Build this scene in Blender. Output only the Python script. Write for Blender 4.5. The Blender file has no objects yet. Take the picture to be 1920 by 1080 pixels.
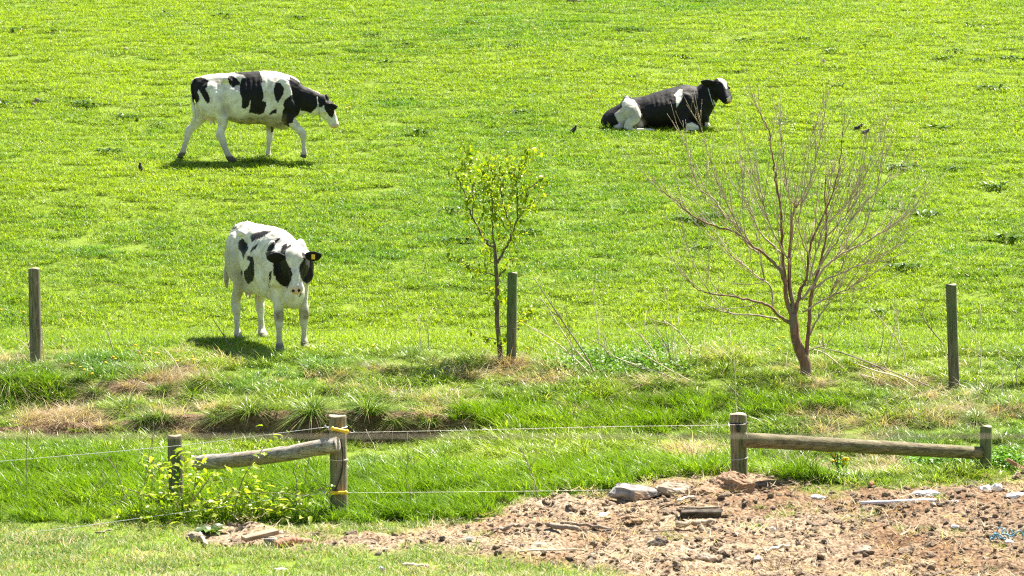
import bpy, math, random
import numpy as np
from mathutils import Vector, Matrix

random.seed(11)
rng = np.random.default_rng(11)
scn = bpy.context.scene
COL = scn.collection
R = math.radians

# ------------------------------------------------------------------ camera, light, exposure
FPX = 5700.0                      # focal length in pixels of the 1920 px wide photograph
PITCH = R(5.0)
CAMZ = 5.0
CP, SP = math.cos(PITCH), math.sin(PITCH)
cam_d = bpy.data.cameras.new("camera")
cam_d.sensor_width = 36.0
cam_d.lens = 36.0 * FPX / 1920.0
cam_d.clip_start = 0.5
cam_d.clip_end = 1500
cam_d.dof.use_dof = True
cam_d.dof.focus_distance = 42.0
cam_d.dof.aperture_fstop = 6.3
cam = bpy.data.objects.new("camera", cam_d)
cam.location = (0, 0, CAMZ)
cam.rotation_euler = (R(90) - PITCH, 0, 0)
COL.objects.link(cam)
scn.camera = cam

SUN_DIR = Vector((0.42, 0.52, 1.12)).normalized()      # towards the sun: high, behind the hill and to the right
sun_el = math.asin(SUN_DIR.z)
sun_az = math.atan2(SUN_DIR.x, SUN_DIR.y)
world = bpy.data.worlds.new("World")
scn.world = world
world.use_nodes = True
wn = world.node_tree.nodes
wl = world.node_tree.links
sky = wn.new("ShaderNodeTexSky")
sky.sky_type = 'NISHITA'
sky.sun_disc = False
sky.sun_elevation = sun_el
sky.sun_rotation = sun_az
wl.new(sky.outputs[0], wn["Background"].inputs[0])
wn["Background"].inputs[1].default_value = 0.055
sun_d = bpy.data.lights.new("sun", 'SUN')
sun_d.energy = 5.0
sun_d.angle = R(0.5)
sun_d.color = (1.0, 0.93, 0.82)
sun = bpy.data.objects.new("sun", sun_d)
sun.rotation_euler = SUN_DIR.to_track_quat('Z', 'Y').to_euler()
sun.location = (10, 30, 40)
COL.objects.link(sun)
scn.view_settings.view_transform = 'Standard'
scn.view_settings.look = 'None'
scn.view_settings.gamma = 1
scn.view_settings.use_curve_mapping = False
scn.view_settings.exposure = 1.82
scn.cycles.use_denoising = False
scn.cycles.filter_width = 1.2
scn.cycles.sample_clamp_indirect = 4
scn.cycles.max_bounces = 5
scn.cycles.transparent_max_bounces = 4
scn.cycles.transmission_bounces = 4

# ------------------------------------------------------------------ numeric noise
def _hash(ix, iy, iz, seed):
    h = (ix * 374761393 + iy * 668265263 + iz * 2147483647 % 998244353 + seed * 1274126177) & 0xffffffff
    h = ((h ^ (h >> 13)) * 1274126177) & 0xffffffff
    h = ((h ^ (h >> 16)) * 2246822519) & 0xffffffff
    return ((h >> 8) & 0xffff) / 65535.0

def vnoise(x, y, z=None, seed=0):
    x = np.asarray(x, float); y = np.asarray(y, float)
    z = np.zeros_like(x) if z is None else np.asarray(z, float)
    ix, iy, iz = np.floor(x).astype(np.int64), np.floor(y).astype(np.int64), np.floor(z).astype(np.int64)
    fx, fy, fz = x - ix, y - iy, z - iz
    fx = fx * fx * (3 - 2 * fx); fy = fy * fy * (3 - 2 * fy); fz = fz * fz * (3 - 2 * fz)
    r = 0
    for a in (0, 1):
        wa = fx if a else 1 - fx
        for b in (0, 1):
            wb = fy if b else 1 - fy
            for c in (0, 1):
                wc = fz if c else 1 - fz
                r = r + wa * wb * wc * _hash(ix + a, iy + b, iz + c, seed)
    return r * 2 - 1

def fbm(x, y, z=None, seed=0, octv=4):
    r = 0; a = 1.0; f = 1.0; n = 0
    for k in range(octv):
        r = r + a * vnoise(x * f, y * f, None if z is None else z * f, seed + k * 17); n += a
        a *= 0.5; f *= 2.03
    return r / n

def sstep(a, b, x):
    t = np.clip((x - a) / (b - a), 0, 1)
    return t * t * (3 - 2 * t)

# ------------------------------------------------------------------ picture <-> place
def project(P):
    P = np.asarray(P, float)
    x, y, z = P[..., 0], P[..., 1], P[..., 2] - CAMZ
    d = y * CP - z * SP
    v = y * SP + z * CP
    d = np.maximum(d, 0.1)
    return 960 + FPX * x / d, 540 - FPX * v / d

def at(px, py, Y):
    """the point on the line of sight through a photograph pixel that lies at world depth Y"""
    dx, dv = (px - 960) / FPX, -(py - 540) / FPX
    ry = CP + dv * SP; rz = -SP + dv * CP
    t = Y / ry
    return Vector((dx * t, Y, CAMZ + rz * t))

def inpoly(px, py, poly):
    """signed distance, positive inside"""
    px = np.asarray(px, float); py = np.asarray(py, float)
    inside = np.zeros(px.shape, bool); dmin = np.full(px.shape, 1e9)
    n = len(poly)
    for i in range(n):
        x0, y0 = poly[i]; x1, y1 = poly[(i + 1) % n]
        ex, ey = x1 - x0, y1 - y0
        t = np.clip(((px - x0) * ex + (py - y0) * ey) / (ex * ex + ey * ey + 1e-9), 0, 1)
        dmin = np.minimum(dmin, np.hypot(px - x0 - t * ex, py - y0 - t * ey))
        c = ((y0 > py) != (y1 > py)) & (px < (x1 - x0) * (py - y0) / (y1 - y0 + 1e-12) + x0)
        inside ^= c
    return np.where(inside, dmin, -dmin)

# ------------------------------------------------------------------ terrain
DS = np.array([27, 29.8, 31, 32.5, 34.58, 34.68, 35.8, 36.3, 37, 39.3])
COLS = np.array([0, 300, 500, 750, 1000, 1300, 1450, 1600, 1900])
ZT = np.array([
    [.10, .13, .20, .26, .27, .36, .42, .70, .77, .886],
    [.10, .13, .20, .26, .27, .42, .50, .68, .75, .886],
    [.10, .13, .20, .22, .18, .54, .61, .68, .75, .886],
    [.10, .13, .20, .22, .18, .53, .60, .67, .74, .886],
    [.10, .20, .24, .26, .34, .38, .52, .61, .72, .886],
    [.12, .28, .30, .26, .33, .37, .52, .60, .70, .870],
    [.12, .30, .36, .14, .33, .37, .54, .60, .68, .860],
    [.12, .32, .36, .10, .36, .40, .54, .58, .66, .850],
    [.12, .34, .36, .16, .38, .42, .52, .56, .64, .840]])
DIRT_POLY = [(1960, 880), (1800, 905), (1560, 915), (1450, 900), (1400, 885), (1330, 890), (1150, 915), (960, 945), (900, 968),
             (830, 982), (700, 1000), (560, 1002), (380, 985), (330, 1000), (380, 1028), (560, 1036), (700, 1034), (880, 1040),
             (1000, 1062), (1150, 1078), (1250, 1120), (1400, 1300), (2300, 1300), (2300, 880)]

def Hbase(x, y):
    x = np.asarray(x, float); y = np.asarray(y, float)
    d = np.maximum(y, 1) * 1.0045 - 0.10
    col = 960 + FPX * x / np.maximum(d, 20)
    wob = 0.14 * fbm(x * 0.8, y * 0.0, None, 5, 3)
    dd = d + wob * sstep(33, 34, d) * (1 - sstep(37, 39, d))
    ci = np.clip(np.interp(col, COLS, np.arange(len(COLS))), 0, len(COLS) - 1.0001)
    i0 = ci.astype(int); f = ci - i0; f = f * f * (3 - 2 * f)
    zz = [np.interp(dd, DS, ZT[k]) for k in range(len(COLS))]
    zz = np.stack(zz)
    fl = np.take_along_axis(zz, i0[None], 0)[0] if zz.ndim > 1 else zz[i0]
    fh = np.take_along_axis(zz, i0[None] + 1, 0)[0] if zz.ndim > 1 else zz[i0 + 1]
    z = fl * (1 - f) + fh * f
    hill = 0.886 + np.interp(d, [39.3, 41.0, 52, 68, 120, 260, 900], [0, -.045, 1.81, 4.58, 14.5, 38, 60])
    z = np.where(d > 39.3, hill + (z - 0.886) * (1 - sstep(39.3, 44, d)), z)
    near = np.interp(y, [-60, 0, 5, 9, 18, 26.6], [3.6, 3.35, 3.25, 2.9, 1.0, 0.11])
    z = np.where(y < 26.6, near, z)
    # washed out hollow under the bank on the right
    ex = (x - 3.06) / 0.36 + 0.25 * np.sin(y * 9)
    z = z - 0.24 * (1 - sstep(.6, 1.1, np.abs(ex))) * sstep(32.2, 32.6, y) * (1 - sstep(33.14, 33.24, y + .05 * np.sin(x * 13)))
    return z

def H(x, y):
    x = np.asarray(x, float); y = np.asarray(y, float)
    z = Hbase(x, y)
    z = z + 0.10 * fbm(x * 0.22, y * 0.22, None, 3, 3) * sstep(38, 46, y)
    z = z + 0.035 * fbm(x * 1.1, y * 1.1, None, 9, 3) * sstep(30, 34, y) * (1 - 0.75 * sstep(38, 40, y))
    # lumps under the bank grass
    z = z + 0.07 * np.maximum(0, fbm(x * 2.1, y * 2.1, None, 21, 2)) * sstep(34, 35, y) * (1 - sstep(37.3, 38.5, y))
    return z

def Hs(x, y):
    return float(H(np.array([x]), np.array([y]))[0])

def ground(px, py, lo=24.0):
    """where the line of sight through a photograph pixel meets the ground"""
    Y = np.arange(lo, 110, 0.3)
    k = _march(px, py, Y)[1]
    Y = np.linspace(Y[max(k - 1, 0)], Y[k], 16)
    t, k, dx, hh = _march(px, py, Y)
    return Vector((dx * t[k], Y[k], hh[k]))

def _march(px, py, Y):
    dx, dv = (px - 960) / FPX, -(py - 540) / FPX
    ry = CP + dv * SP; rz = -SP + dv * CP
    t = Y / ry
    zr = CAMZ + rz * t
    hh = H(dx * t, Y)
    k = np.argmax(zr <= hh)
    if zr[k] > hh[k]:
        k = len(Y) - 1
    return t, k, dx, hh

def dirtmask(x, y):
    z = Hbase(x, y)
    px, py = project(np.stack([x, y, z], -1))
    sd = inpoly(px, py, DIRT_POLY)
    sd = sd + 14 * fbm(x * 2.5, y * 2.5, None, 31, 3)
    return sstep(-8, 14, sd) * (np.asarray(y) < 31.6)

def soilrough(x, y):
    return 0.042 * fbm(x * 6, y * 6, None, 41, 3) + 0.032 * np.abs(fbm(x * 15, y * 15, None, 47, 2)) + 0.09 * fbm(x * 2.0, y * 2.3, None, 43, 3)

# ------------------------------------------------------------------ mesh helpers
def mesh_obj(name, verts, faces, mats=None, parent=None, smooth=True, attrs=None, matidx=None, link=True):
    me = bpy.data.meshes.new(name)
    me.from_pydata([tuple(v) for v in verts], [], [tuple(f) for f in faces])
    for m in (mats if isinstance(mats, (list, tuple)) else [mats] if mats else []):
        me.materials.append(m)
    if smooth:
        me.polygons.foreach_set("use_smooth", [True] * len(me.polygons))
    if matidx is not None:
        me.polygons.foreach_set("material_index", matidx)
    for k, v in (attrs or {}).items():
        a = me.attributes.new(k, 'FLOAT', 'POINT')
        a.data.foreach_set("value", np.asarray(v, dtype=np.float32))
    me.update()
    o = bpy.data.objects.new(name, me)
    if link:
        COL.objects.link(o)
    if parent:
        o.parent = parent
    return o

def thing(name, label, cat, loc=(0, 0, 0), rz=0.0, group=None):
    o = bpy.data.objects.new(name, None)
    o.location = loc; o.rotation_euler = (0, 0, rz); o.empty_display_size = 0.1
    COL.objects.link(o)
    tag(o, label, cat, group)
    return o

def tag(o, label=None, cat=None, group=None, kind=None):
    if label: o["label"] = label
    if cat: o["category"] = cat
    if group: o["group"] = group
    if kind: o["kind"] = kind
    return o

def catmull(P, n):
    P = [np.array(p, float) for p in P]
    Q = [2 * P[0] - P[1]] + P + [2 * P[-1] - P[-2]]
    out = []
    for i in range(1, len(Q) - 2):
        for k in range(n):
            t = k / n
            a, b, c, d = Q[i - 1], Q[i], Q[i + 1], Q[i + 2]
            out.append(0.5 * ((2 * b) + (-a + c) * t + (2 * a - 5 * b + 4 * c - d) * t * t + (-a + 3 * b - 3 * c + d) * t ** 3))
    out.append(P[-1])
    return np.array(out)

def tube(pts, radii, sides=8, lateral=None, sub=0, cap=True, rb=None):
    """swept tube; radii in the first cross axis (perpendicular to 'lateral'), rb along 'lateral'"""
    pts = np.array(pts, float)
    ra = np.array(radii, float) * np.ones(len(pts)); rb = ra if rb is None else np.array(rb, float) * np.ones(len(pts))
    if sub:
        M = catmull(np.column_stack([pts, ra, rb]), sub)
        pts, ra, rb = M[:, :3], np.maximum(M[:, 3], 0.0004), np.maximum(M[:, 4], 0.0004)
    T = np.gradient(pts, axis=0)
    T /= np.linalg.norm(T, axis=1)[:, None] + 1e-9
    V = []
    L = np.array(lateral, float) if lateral is not None else None
    if L is None:
        L0 = np.cross(T[0], [0, 0, 1.0])
        if np.linalg.norm(L0) < 0.2: L0 = np.cross(T[0], [1.0, 0, 0])
        L0 /= np.linalg.norm(L0)
    prev = L if L is not None else L0
    ang = np.linspace(0, 2 * np.pi, sides, endpoint=False)
    for i in range(len(pts)):
        l = (L if L is not None else prev)
        l = l - T[i] * np.dot(l, T[i]); l = l / (np.linalg.norm(l) + 1e-9)
        prev = l
        a = np.cross(T[i], l)
        V.append(pts[i] + np.outer(np.cos(ang) * ra[i], a) + np.outer(np.sin(ang) * rb[i], l))
    V = np.concatenate(V)
    F = []
    for i in range(len(pts) - 1):
        for k in range(sides):
            k2 = (k + 1) % sides
            F.append((i * sides + k, i * sides + k2, (i + 1) * sides + k2, (i + 1) * sides + k))
    if cap:
        F.append(tuple(range(sides))[::-1]); F.append(tuple((len(pts) - 1) * sides + k for k in range(sides)))
    return V, F

class MB:
    def __init__(s): s.v = []; s.f = []; s.n = 0; s.mi = []
    def add(s, VF, mi=0):
        V, F = VF
        s.v.append(np.asarray(V, float)); s.f += [tuple(int(i) + s.n for i in f) for f in F]; s.mi += [mi] * len(F); s.n += len(V)
        return s
    def obj(s, name, mats=None, parent=None, smooth=True, **k):
        return mesh_obj(name, np.concatenate(s.v), s.f, mats, parent, smooth, matidx=s.mi, **k)

def ellipsoid(c, r, rot=None, nu=16, nv=10, noise=0, seed=0, nf=2.0):
    V = []; F = []
    for j in range(nv + 1):
        ph = math.pi * j / nv
        for i in range(nu):
            th = 2 * math.pi * i / nu
            V.append((math.sin(ph) * math.cos(th), math.sin(ph) * math.sin(th), math.cos(ph)))
    V = np.array(V)
    if noise:
        V = V * (1 + noise * fbm(V[:, 0] * nf + seed * 3.1, V[:, 1] * nf, V[:, 2] * nf, seed, 3))[:, None]
    V = V * np.array(r)
    if rot is not None: V = V @ np.array(rot.to_3x3()).T
    V = V + np.array(c)
    for j in range(nv):
        for i in range(nu):
            i2 = (i + 1) % nu
            F.append((j * nu + i, (j + 1) * nu + i, (j + 1) * nu + i2, j * nu + i2))
    return V, F

def lump(c, r, seed, noise=0.35, nf=1.6, n=12, rot=None, flat=0):
    V, F = ellipsoid((0, 0, 0), (1, 1, 1), None, n, max(6, n * 2 // 3), noise, seed, nf)
    if flat:                                        # broken faces
        rs = np.random.default_rng(seed)
        for k in range(flat):
            nrm = rs.normal(size=3); nrm /= np.linalg.norm(nrm); dd = rs.uniform(0.55, 0.85)
            s = V @ nrm; V = V - np.outer(np.maximum(s - dd, 0), nrm)
    V = V * np.array(r)
    if rot is not None: V = V @ np.array(rot.to_3x3()).T
    return V + np.array(c), F

def box(c, s, rot=None):
    V = np.array([(x, y, z) for x in (-.5, .5) for y in (-.5, .5) for z in (-.5, .5)]) * np.array(s)
    if rot is not None: V = V @ np.array(rot.to_3x3()).T
    F = [(0, 1, 3, 2), (4, 6, 7, 5), (0, 4, 5, 1), (2, 3, 7, 6), (0, 2, 6, 4), (1, 5, 7, 3)]
    return V + np.array(c), F

# ------------------------------------------------------------------ materials
def newmat(name):
    m = bpy.data.materials.new(name); m.use_nodes = True
    n = m.node_tree.nodes; l = m.node_tree.links
    return m, n, l, n["Principled BSDF"]

def mixcol(n, l, fac, a, b, blend='MIX'):
    x = n.new("ShaderNodeMix"); x.data_type = 'RGBA'; x.blend_type = blend
    if isinstance(fac, (int, float)): x.inputs[0].default_value = fac
    else: l.new(fac, x.inputs[0])
    for s, v in ((6, a), (7, b)):
        if isinstance(v, (tuple, list)): x.inputs[s].default_value = (*v[:3], 1)
        else: l.new(v, x.inputs[s])
    return x.outputs[2]

def ramp(n, l, src, stops):
    r = n.new("ShaderNodeValToRGB")
    e = r.color_ramp.elements
    while len(e) > 1: e.remove(e[-1])
    e[0].position = stops[0][0]; e[0].color = (*stops[0][1], 1) if not isinstance(stops[0][1], (int, float)) else (stops[0][1],) * 3 + (1,)
    for p, c in stops[1:]:
        q = e.new(p); q.color = (*c, 1) if not isinstance(c, (int, float)) else (c, c, c, 1)
    l.new(src, r.inputs[0])
    return r.outputs[0]

def texnoise(n, l, scale, detail=4, coord=None, rough=0.55, vec=None):
    t = n.new("ShaderNodeTexNoise"); t.inputs["Scale"].default_value = scale; t.inputs["Detail"].default_value = detail
    t.inputs["Roughness"].default_value = rough
    if coord is not None: l.new(coord, t.inputs["Vector"])
    return t.outputs["Fac"]

def coords(n, l, which="Object", scale=(1, 1, 1)):
    c = n.new("ShaderNodeTexCoord"); m = n.new("ShaderNodeMapping"); m.inputs["Scale"].default_value = scale
    l.new(c.outputs[which], m.inputs["Vector"])
    return m.outputs["Vector"]

def attr(n, name, typ='GEOMETRY'):
    a = n.new("ShaderNodeAttribute"); a.attribute_name = name; a.attribute_type = typ
    return a.outputs["Fac"]

def mathn(n, l, op, a, b=0.5, clamp=False):
    m = n.new("ShaderNodeMath"); m.operation = op; m.use_clamp = clamp
    for i, v in enumerate((a, b)):
        if isinstance(v, (int, float)): m.inputs[i].default_value = v
        else: l.new(v, m.inputs[i])
    return m.outputs[0]

def bump(n, l, h, p, strength=0.5, dist=0.02):
    b = n.new("ShaderNodeBump"); b.inputs["Strength"].default_value = strength; b.inputs["Distance"].default_value = dist
    l.new(h, b.inputs["Height"]); l.new(b.outputs[0], p.inputs["Normal"])

def mottled(name, c1, c2, scale=8, rough=0.8, bumpd=0.01, stretch=(1, 1, 1), spec=0.3, detail=5, c3=None, s3=2.0, crack=None):
    m, n, l, p = newmat(name)
    co = coords(n, l, "Object", stretch)
    f = texnoise(n, l, scale, detail, co)
    c = ramp(n, l, f, [(0.32, c1), (0.68, c2)])
    if c3 is not None:
        g = texnoise(n, l, s3, 3, co)
        c = mixcol(n, l, ramp(n, l, g, [(0.52, 0.0), (0.62, 1.0)]), c, c3)
    if crack is not None:                            # splits along the grain
        k = texnoise(n, l, 5, 3, coords(n, l, "Object", crack), 0.6)
        kk = ramp(n, l, k, [(0.47, 0.0), (0.497, 1.0), (0.503, 1.0), (0.53, 0.0)])
        c = mixcol(n, l, mathn(n, l, 'MULTIPLY', kk, 0.75), c, (0.035, 0.028, 0.02))
    l.new(c, p.inputs["Base Color"])
    p.inputs["Roughness"].default_value = rough
    p.inputs["Specular IOR Level"].default_value = spec
    if bumpd: bump(n, l, f, p, 0.7, bumpd)
    return m

def leafmat(name, stops, dead=None, dead_at=0.93, transl=0.45, rough=0.4, tint_lo=(0.55, 0.75, 0.8), tint_hi=(1.25, 1.15, 0.8), spec=0.28, base=None, tinted=True):
    """thin two-sided leaf: base colour from each blade's random value, tinted per clump, light passing through"""
    m, n, l, p = newmat(name)
    r = attr(n, "rnd")
    c = ramp(n, l, r, stops)
    ti = attr(n, "tint", 'INSTANCER')
    tc = ramp(n, l, ti, [(0.0, tint_lo), (0.5, (1, 1, 1)), (1.0, tint_hi)])
    if tinted: c = mixcol(n, l, 1.0, c, tc, 'MULTIPLY')
    if base is not None:
        hh = attr(n, "hh")
        c = mixcol(n, l, ramp(n, l, hh, [(0.05, 1.0), (0.4, 0.0)]), c, base)
    if dead is not None:
        c = mixcol(n, l, ramp(n, l, r, [(dead_at - 0.01, 0.0), (dead_at + 0.01, 1.0)]), c, dead)
    l.new(c, p.inputs["Base Color"])
    p.inputs["Roughness"].default_value = rough
    p.inputs["Specular IOR Level"].default_value = spec
    tr = n.new("ShaderNodeBsdfTranslucent")
    bc = mixcol(n, l, 1.0, c, (1.25, 1.35, 0.55), 'MULTIPLY')
    l.new(bc, tr.inputs[0])
    mx = n.new("ShaderNodeMixShader"); mx.inputs[0].default_value = transl
    l.new(p.outputs[0], mx.inputs[1]); l.new(tr.outputs[0], mx.inputs[2])
    l.new(mx.outputs[0], n["Material Output"].inputs[0])
    return m

M = {}
G1, G2, G3 = (0.09, 0.155, 0.008), (0.19, 0.285, 0.018), (0.36, 0.455, 0.07)
STRAW = (0.50, 0.42, 0.24)
M['pasture'] = leafmat('pasture_blade', [(0, G1), (0.5, G2), (1, G3)], STRAW, 0.97, 0.5, 0.38)
M['tall'] = leafmat('tall_blade', [(0, (0.05, 0.12, 0.006)), (0.5, (0.13, 0.23, 0.010)), (1, (0.34, 0.46, 0.04))], STRAW, 0.985, 0.42, 0.38, spec=0.35)
M['bank'] = leafmat('bank_blade', [(0, (0.07, 0.13, 0.008)), (0.5, (0.20, 0.30, 0.02)), (1, (0.42, 0.50, 0.09))], STRAW, 0.94, 0.34, 0.33)
M['tussock'] = leafmat('tussock_blade', [(0, (0.035, 0.085, 0.004)), (0.5, (0.085, 0.165, 0.008)), (1, (0.36, 0.46, 0.06))], STRAW, 0.94, 0.28, 0.36, spec=0.4, tinted=False)
M['haydry'] = leafmat('dead_tussock_blade', [(0, (0.20, 0.14, 0.085)), (0.5, (0.38, 0.29, 0.18)), (1, (0.60, 0.50, 0.35))], None, 1, 0.3, 0.6, tinted=False)
M['hay'] = leafmat('dead_blade', [(0, (0.26, 0.18, 0.11)), (0.5, (0.46, 0.36, 0.23)), (1, (0.68, 0.58, 0.42))], None, 1, 0.38, 0.6, (0.7, 0.65, 0.6), (1.15, 1.1, 1.0))
M['forelawn'] = leafmat('thin_lawn_blade', [(0, (0.08, 0.15, 0.02)), (0.5, (0.15, 0.26, 0.03)), (1, (0.30, 0.42, 0.10))], STRAW, 0.62, 0.4, 0.45)
M['weed'] = leafmat('weed_leaf', [(0, (0.035, 0.075, 0.010)), (0.6, (0.07, 0.14, 0.018)), (1, (0.17, 0.26, 0.07))], None, 1, 0.3, 0.35, tinted=False)
M['clover'] = leafmat('ground_cover_leaf', [(0, (0.07, 0.17, 0.01)), (0.6, (0.11, 0.25, 0.012)), (1, (0.18, 0.33, 0.03))], None, 1, 0.35, 0.45, tinted=False)
M['treeleaf'] = leafmat('tree_leaf', [(0, (0.09, 0.15, 0.005)), (0.5, (0.22, 0.30, 0.008)), (1, (0.44, 0.47, 0.025))], None, 1, 0.45, 0.4, tinted=False)
M['shrubleaf'] = leafmat('shrub_leaf', [(0, (0.13, 0.21, 0.008)), (0.5, (0.26, 0.34, 0.012)), (1, (0.48, 0.52, 0.09))], None, 1, 0.5, 0.35, spec=0.45, tinted=False)
M['stemdry'] = mottled('dry_stem', (0.50, 0.40, 0.28), (0.76, 0.66, 0.50), 12, 0.8, 0)
M['stemgrey'] = mottled('grey_stem', (0.16, 0.12, 0.09), (0.33, 0.27, 0.21), 12, 0.8, 0)
M['bark_red'] = mottled('reddish_bark', (0.12, 0.06, 0.038), (0.30, 0.16, 0.105), 22, 0.75, 0.006, (1, 1, 0.35), c3=(0.20, 0.14, 0.11), s3=5)
M['twig'] = mottled('twig_bark', (0.25, 0.18, 0.135), (0.52, 0.41, 0.32), 14, 0.6, 0)
M['bark_dark'] = mottled('young_bark', (0.07, 0.05, 0.035), (0.20, 0.15, 0.11), 26, 0.8, 0.004, (1, 1, 0.3))
M['post'] = mottled('weathered_post_wood', (0.15, 0.12, 0.075), (0.36, 0.30, 0.20), 9, 0.85, 0.008, (4, 4, 0.35), c3=(0.13, 0.16, 0.06), s3=0.9, crack=(5, 5, .25))
M['postdark'] = mottled('treated_post_wood', (0.10, 0.085, 0.055), (0.25, 0.21, 0.14), 9, 0.85, 0.008, (4, 4, 0.35), c3=(0.10, 0.14, 0.05), s3=0.9, crack=(5, 5, .25))
M['postend'] = mottled('sawn_post_top', (0.26, 0.21, 0.14), (0.40, 0.34, 0.24), 30, 0.85, 0.003)
M['railgrey'] = mottled('silvered_log', (0.18, 0.155, 0.125), (0.46, 0.42, 0.36), 8, 0.8, 0.012, (0.35, 4, 4), c3=(0.30, 0.24, 0.15), s3=0.8, crack=(.3, 4, 4))
M['railgreen'] = mottled('mossy_log', (0.10, 0.085, 0.035), (0.27, 0.23, 0.13), 8, 0.8, 0.01, (0.35, 4, 4), c3=(0.12, 0.14, 0.04), s3=0.8, crack=(.3, 4, 4))
M['wire'] = mottled('galvanised_wire', (0.45, 0.45, 0.45), (0.65, 0.65, 0.66), 30, 0.4, 0, spec=0.6)
M['polywire'] = mottled('cream_polywire', (0.55, 0.50, 0.42), (0.75, 0.70, 0.62), 60, 0.6, 0)
M['yellow'] = mottled('yellow_plastic', (0.80, 0.46, 0.02), (0.88, 0.55, 0.03), 6, 0.35, 0, spec=0.5)
M['black'] = mottled('black_plastic', (0.012, 0.012, 0.014), (0.03, 0.03, 0.033), 6, 0.4, 0)
M['rock'] = mottled('grey_rock', (0.13, 0.12, 0.11), (0.34, 0.32, 0.30), 9, 0.9, 0.02, c3=(0.36, 0.25, 0.16), s3=4)
M['palerock'] = mottled('pale_rock', (0.22, 0.17, 0.12), (0.44, 0.36, 0.27), 9, 0.9, 0.02)
M['darkstone'] = mottled('dark_stone', (0.06, 0.05, 0.04), (0.18, 0.145, 0.11), 12, 0.9, 0.01)
M['white'] = mottled('white_litter', (0.62, 0.62, 0.62), (0.82, 0.82, 0.80), 6, 0.6, 0.005)
M['redbrick'] = mottled('clay', (0.30, 0.13, 0.075), (0.46, 0.24, 0.15), 16, 0.85, 0.006)
M['plank'] = mottled('plank_wood', (0.20, 0.125, 0.08), (0.42, 0.30, 0.21), 14, 0.85, 0.006, (.3, 2, 2))
M['blue'] = mottled('blue_twine', (0.07, 0.22, 0.30), (0.17, 0.34, 0.42), 20, 0.6, 0)
M['mound'] = mottled('rusty_soil', (0.14, 0.08, 0.045), (0.40, 0.27, 0.165), 40, 0.95, 0.02)
M['clod'] = mottled('soil_clod', (0.085, 0.062, 0.04), (0.34, 0.26, 0.18), 10, 0.95, 0.01)
M['flower'] = mottled('dandelion_petals', (0.80, 0.48, 0.01), (0.85, 0.60, 0.02), 30, 0.6, 0)

# ground material
def ground_mat():
    m, n, l, p = newmat('ground_soil')
    co = coords(n, l)
    f = texnoise(n, l, 3.0, 6, co); g = texnoise(n, l, 28.0, 4, co); h = texnoise(n, l, 0.9, 4, co)
    green = ramp(n, l, g, [(0.3, (0.10, 0.15, 0.012)), (0.7, (0.17, 0.24, 0.025))])
    soil = ramp(n, l, g, [(0.34, (0.075, 0.053, 0.033)), (0.5, (0.235, 0.172, 0.112)), (0.66, (0.43, 0.34, 0.24))])
    soil = mixcol(n, l, ramp(n, l, h, [(0.45, 0.0), (0.62, 1.0)]), soil, mixcol(n, l, 1.0, soil, (0.78, 0.66, 0.56), 'MULTIPLY'))
    sx = n.new('ShaderNodeSeparateXYZ'); l.new(co, sx.inputs[0])
    darker_x = ramp(n, l, mathn(n, l, 'ADD', mathn(n, l, 'MULTIPLY', sx.outputs[0], 0.14), mathn(n, l, 'MULTIPLY', h, 0.9)), [(0.55, 0.0), (0.95, 1.0)])  # soil turns darker towards the right, broken up by noise
    soil = mixcol(n, l, darker_x, soil, mixcol(n, l, 1.0, soil, (0.76, 0.70, 0.65), 'MULTIPLY'))
    bank = ramp(n, l, g, [(0.3, (0.07, 0.042, 0.025)), (0.7, (0.24, 0.16, 0.10))])
    c = mixcol(n, l, attr(n, "bankm"), green, bank)
    c = mixcol(n, l, attr(n, "dirt"), c, soil)
    l.new(c, p.inputs["Base Color"]); p.inputs["Roughness"].default_value = 0.95; p.inputs["Specular IOR Level"].default_value = 0.15
    bump(n, l, mathn(n, l, 'ADD', f, g), p, 0.8, 0.03)
    return m
M['ground'] = ground_mat()

# ------------------------------------------------------------------ ground sheet
def bankmask(x, y):
    z = Hbase(x, y); e = 0.12
    s = np.hypot((Hbase(x, y + e) - Hbase(x, y - e)) / (2 * e), 0.3 * (Hbase(x + e, y) - Hbase(x - e, y)) / (2 * e))
    return sstep(0.22, 0.38, s) * (y > 33) * (y < 38)

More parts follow.
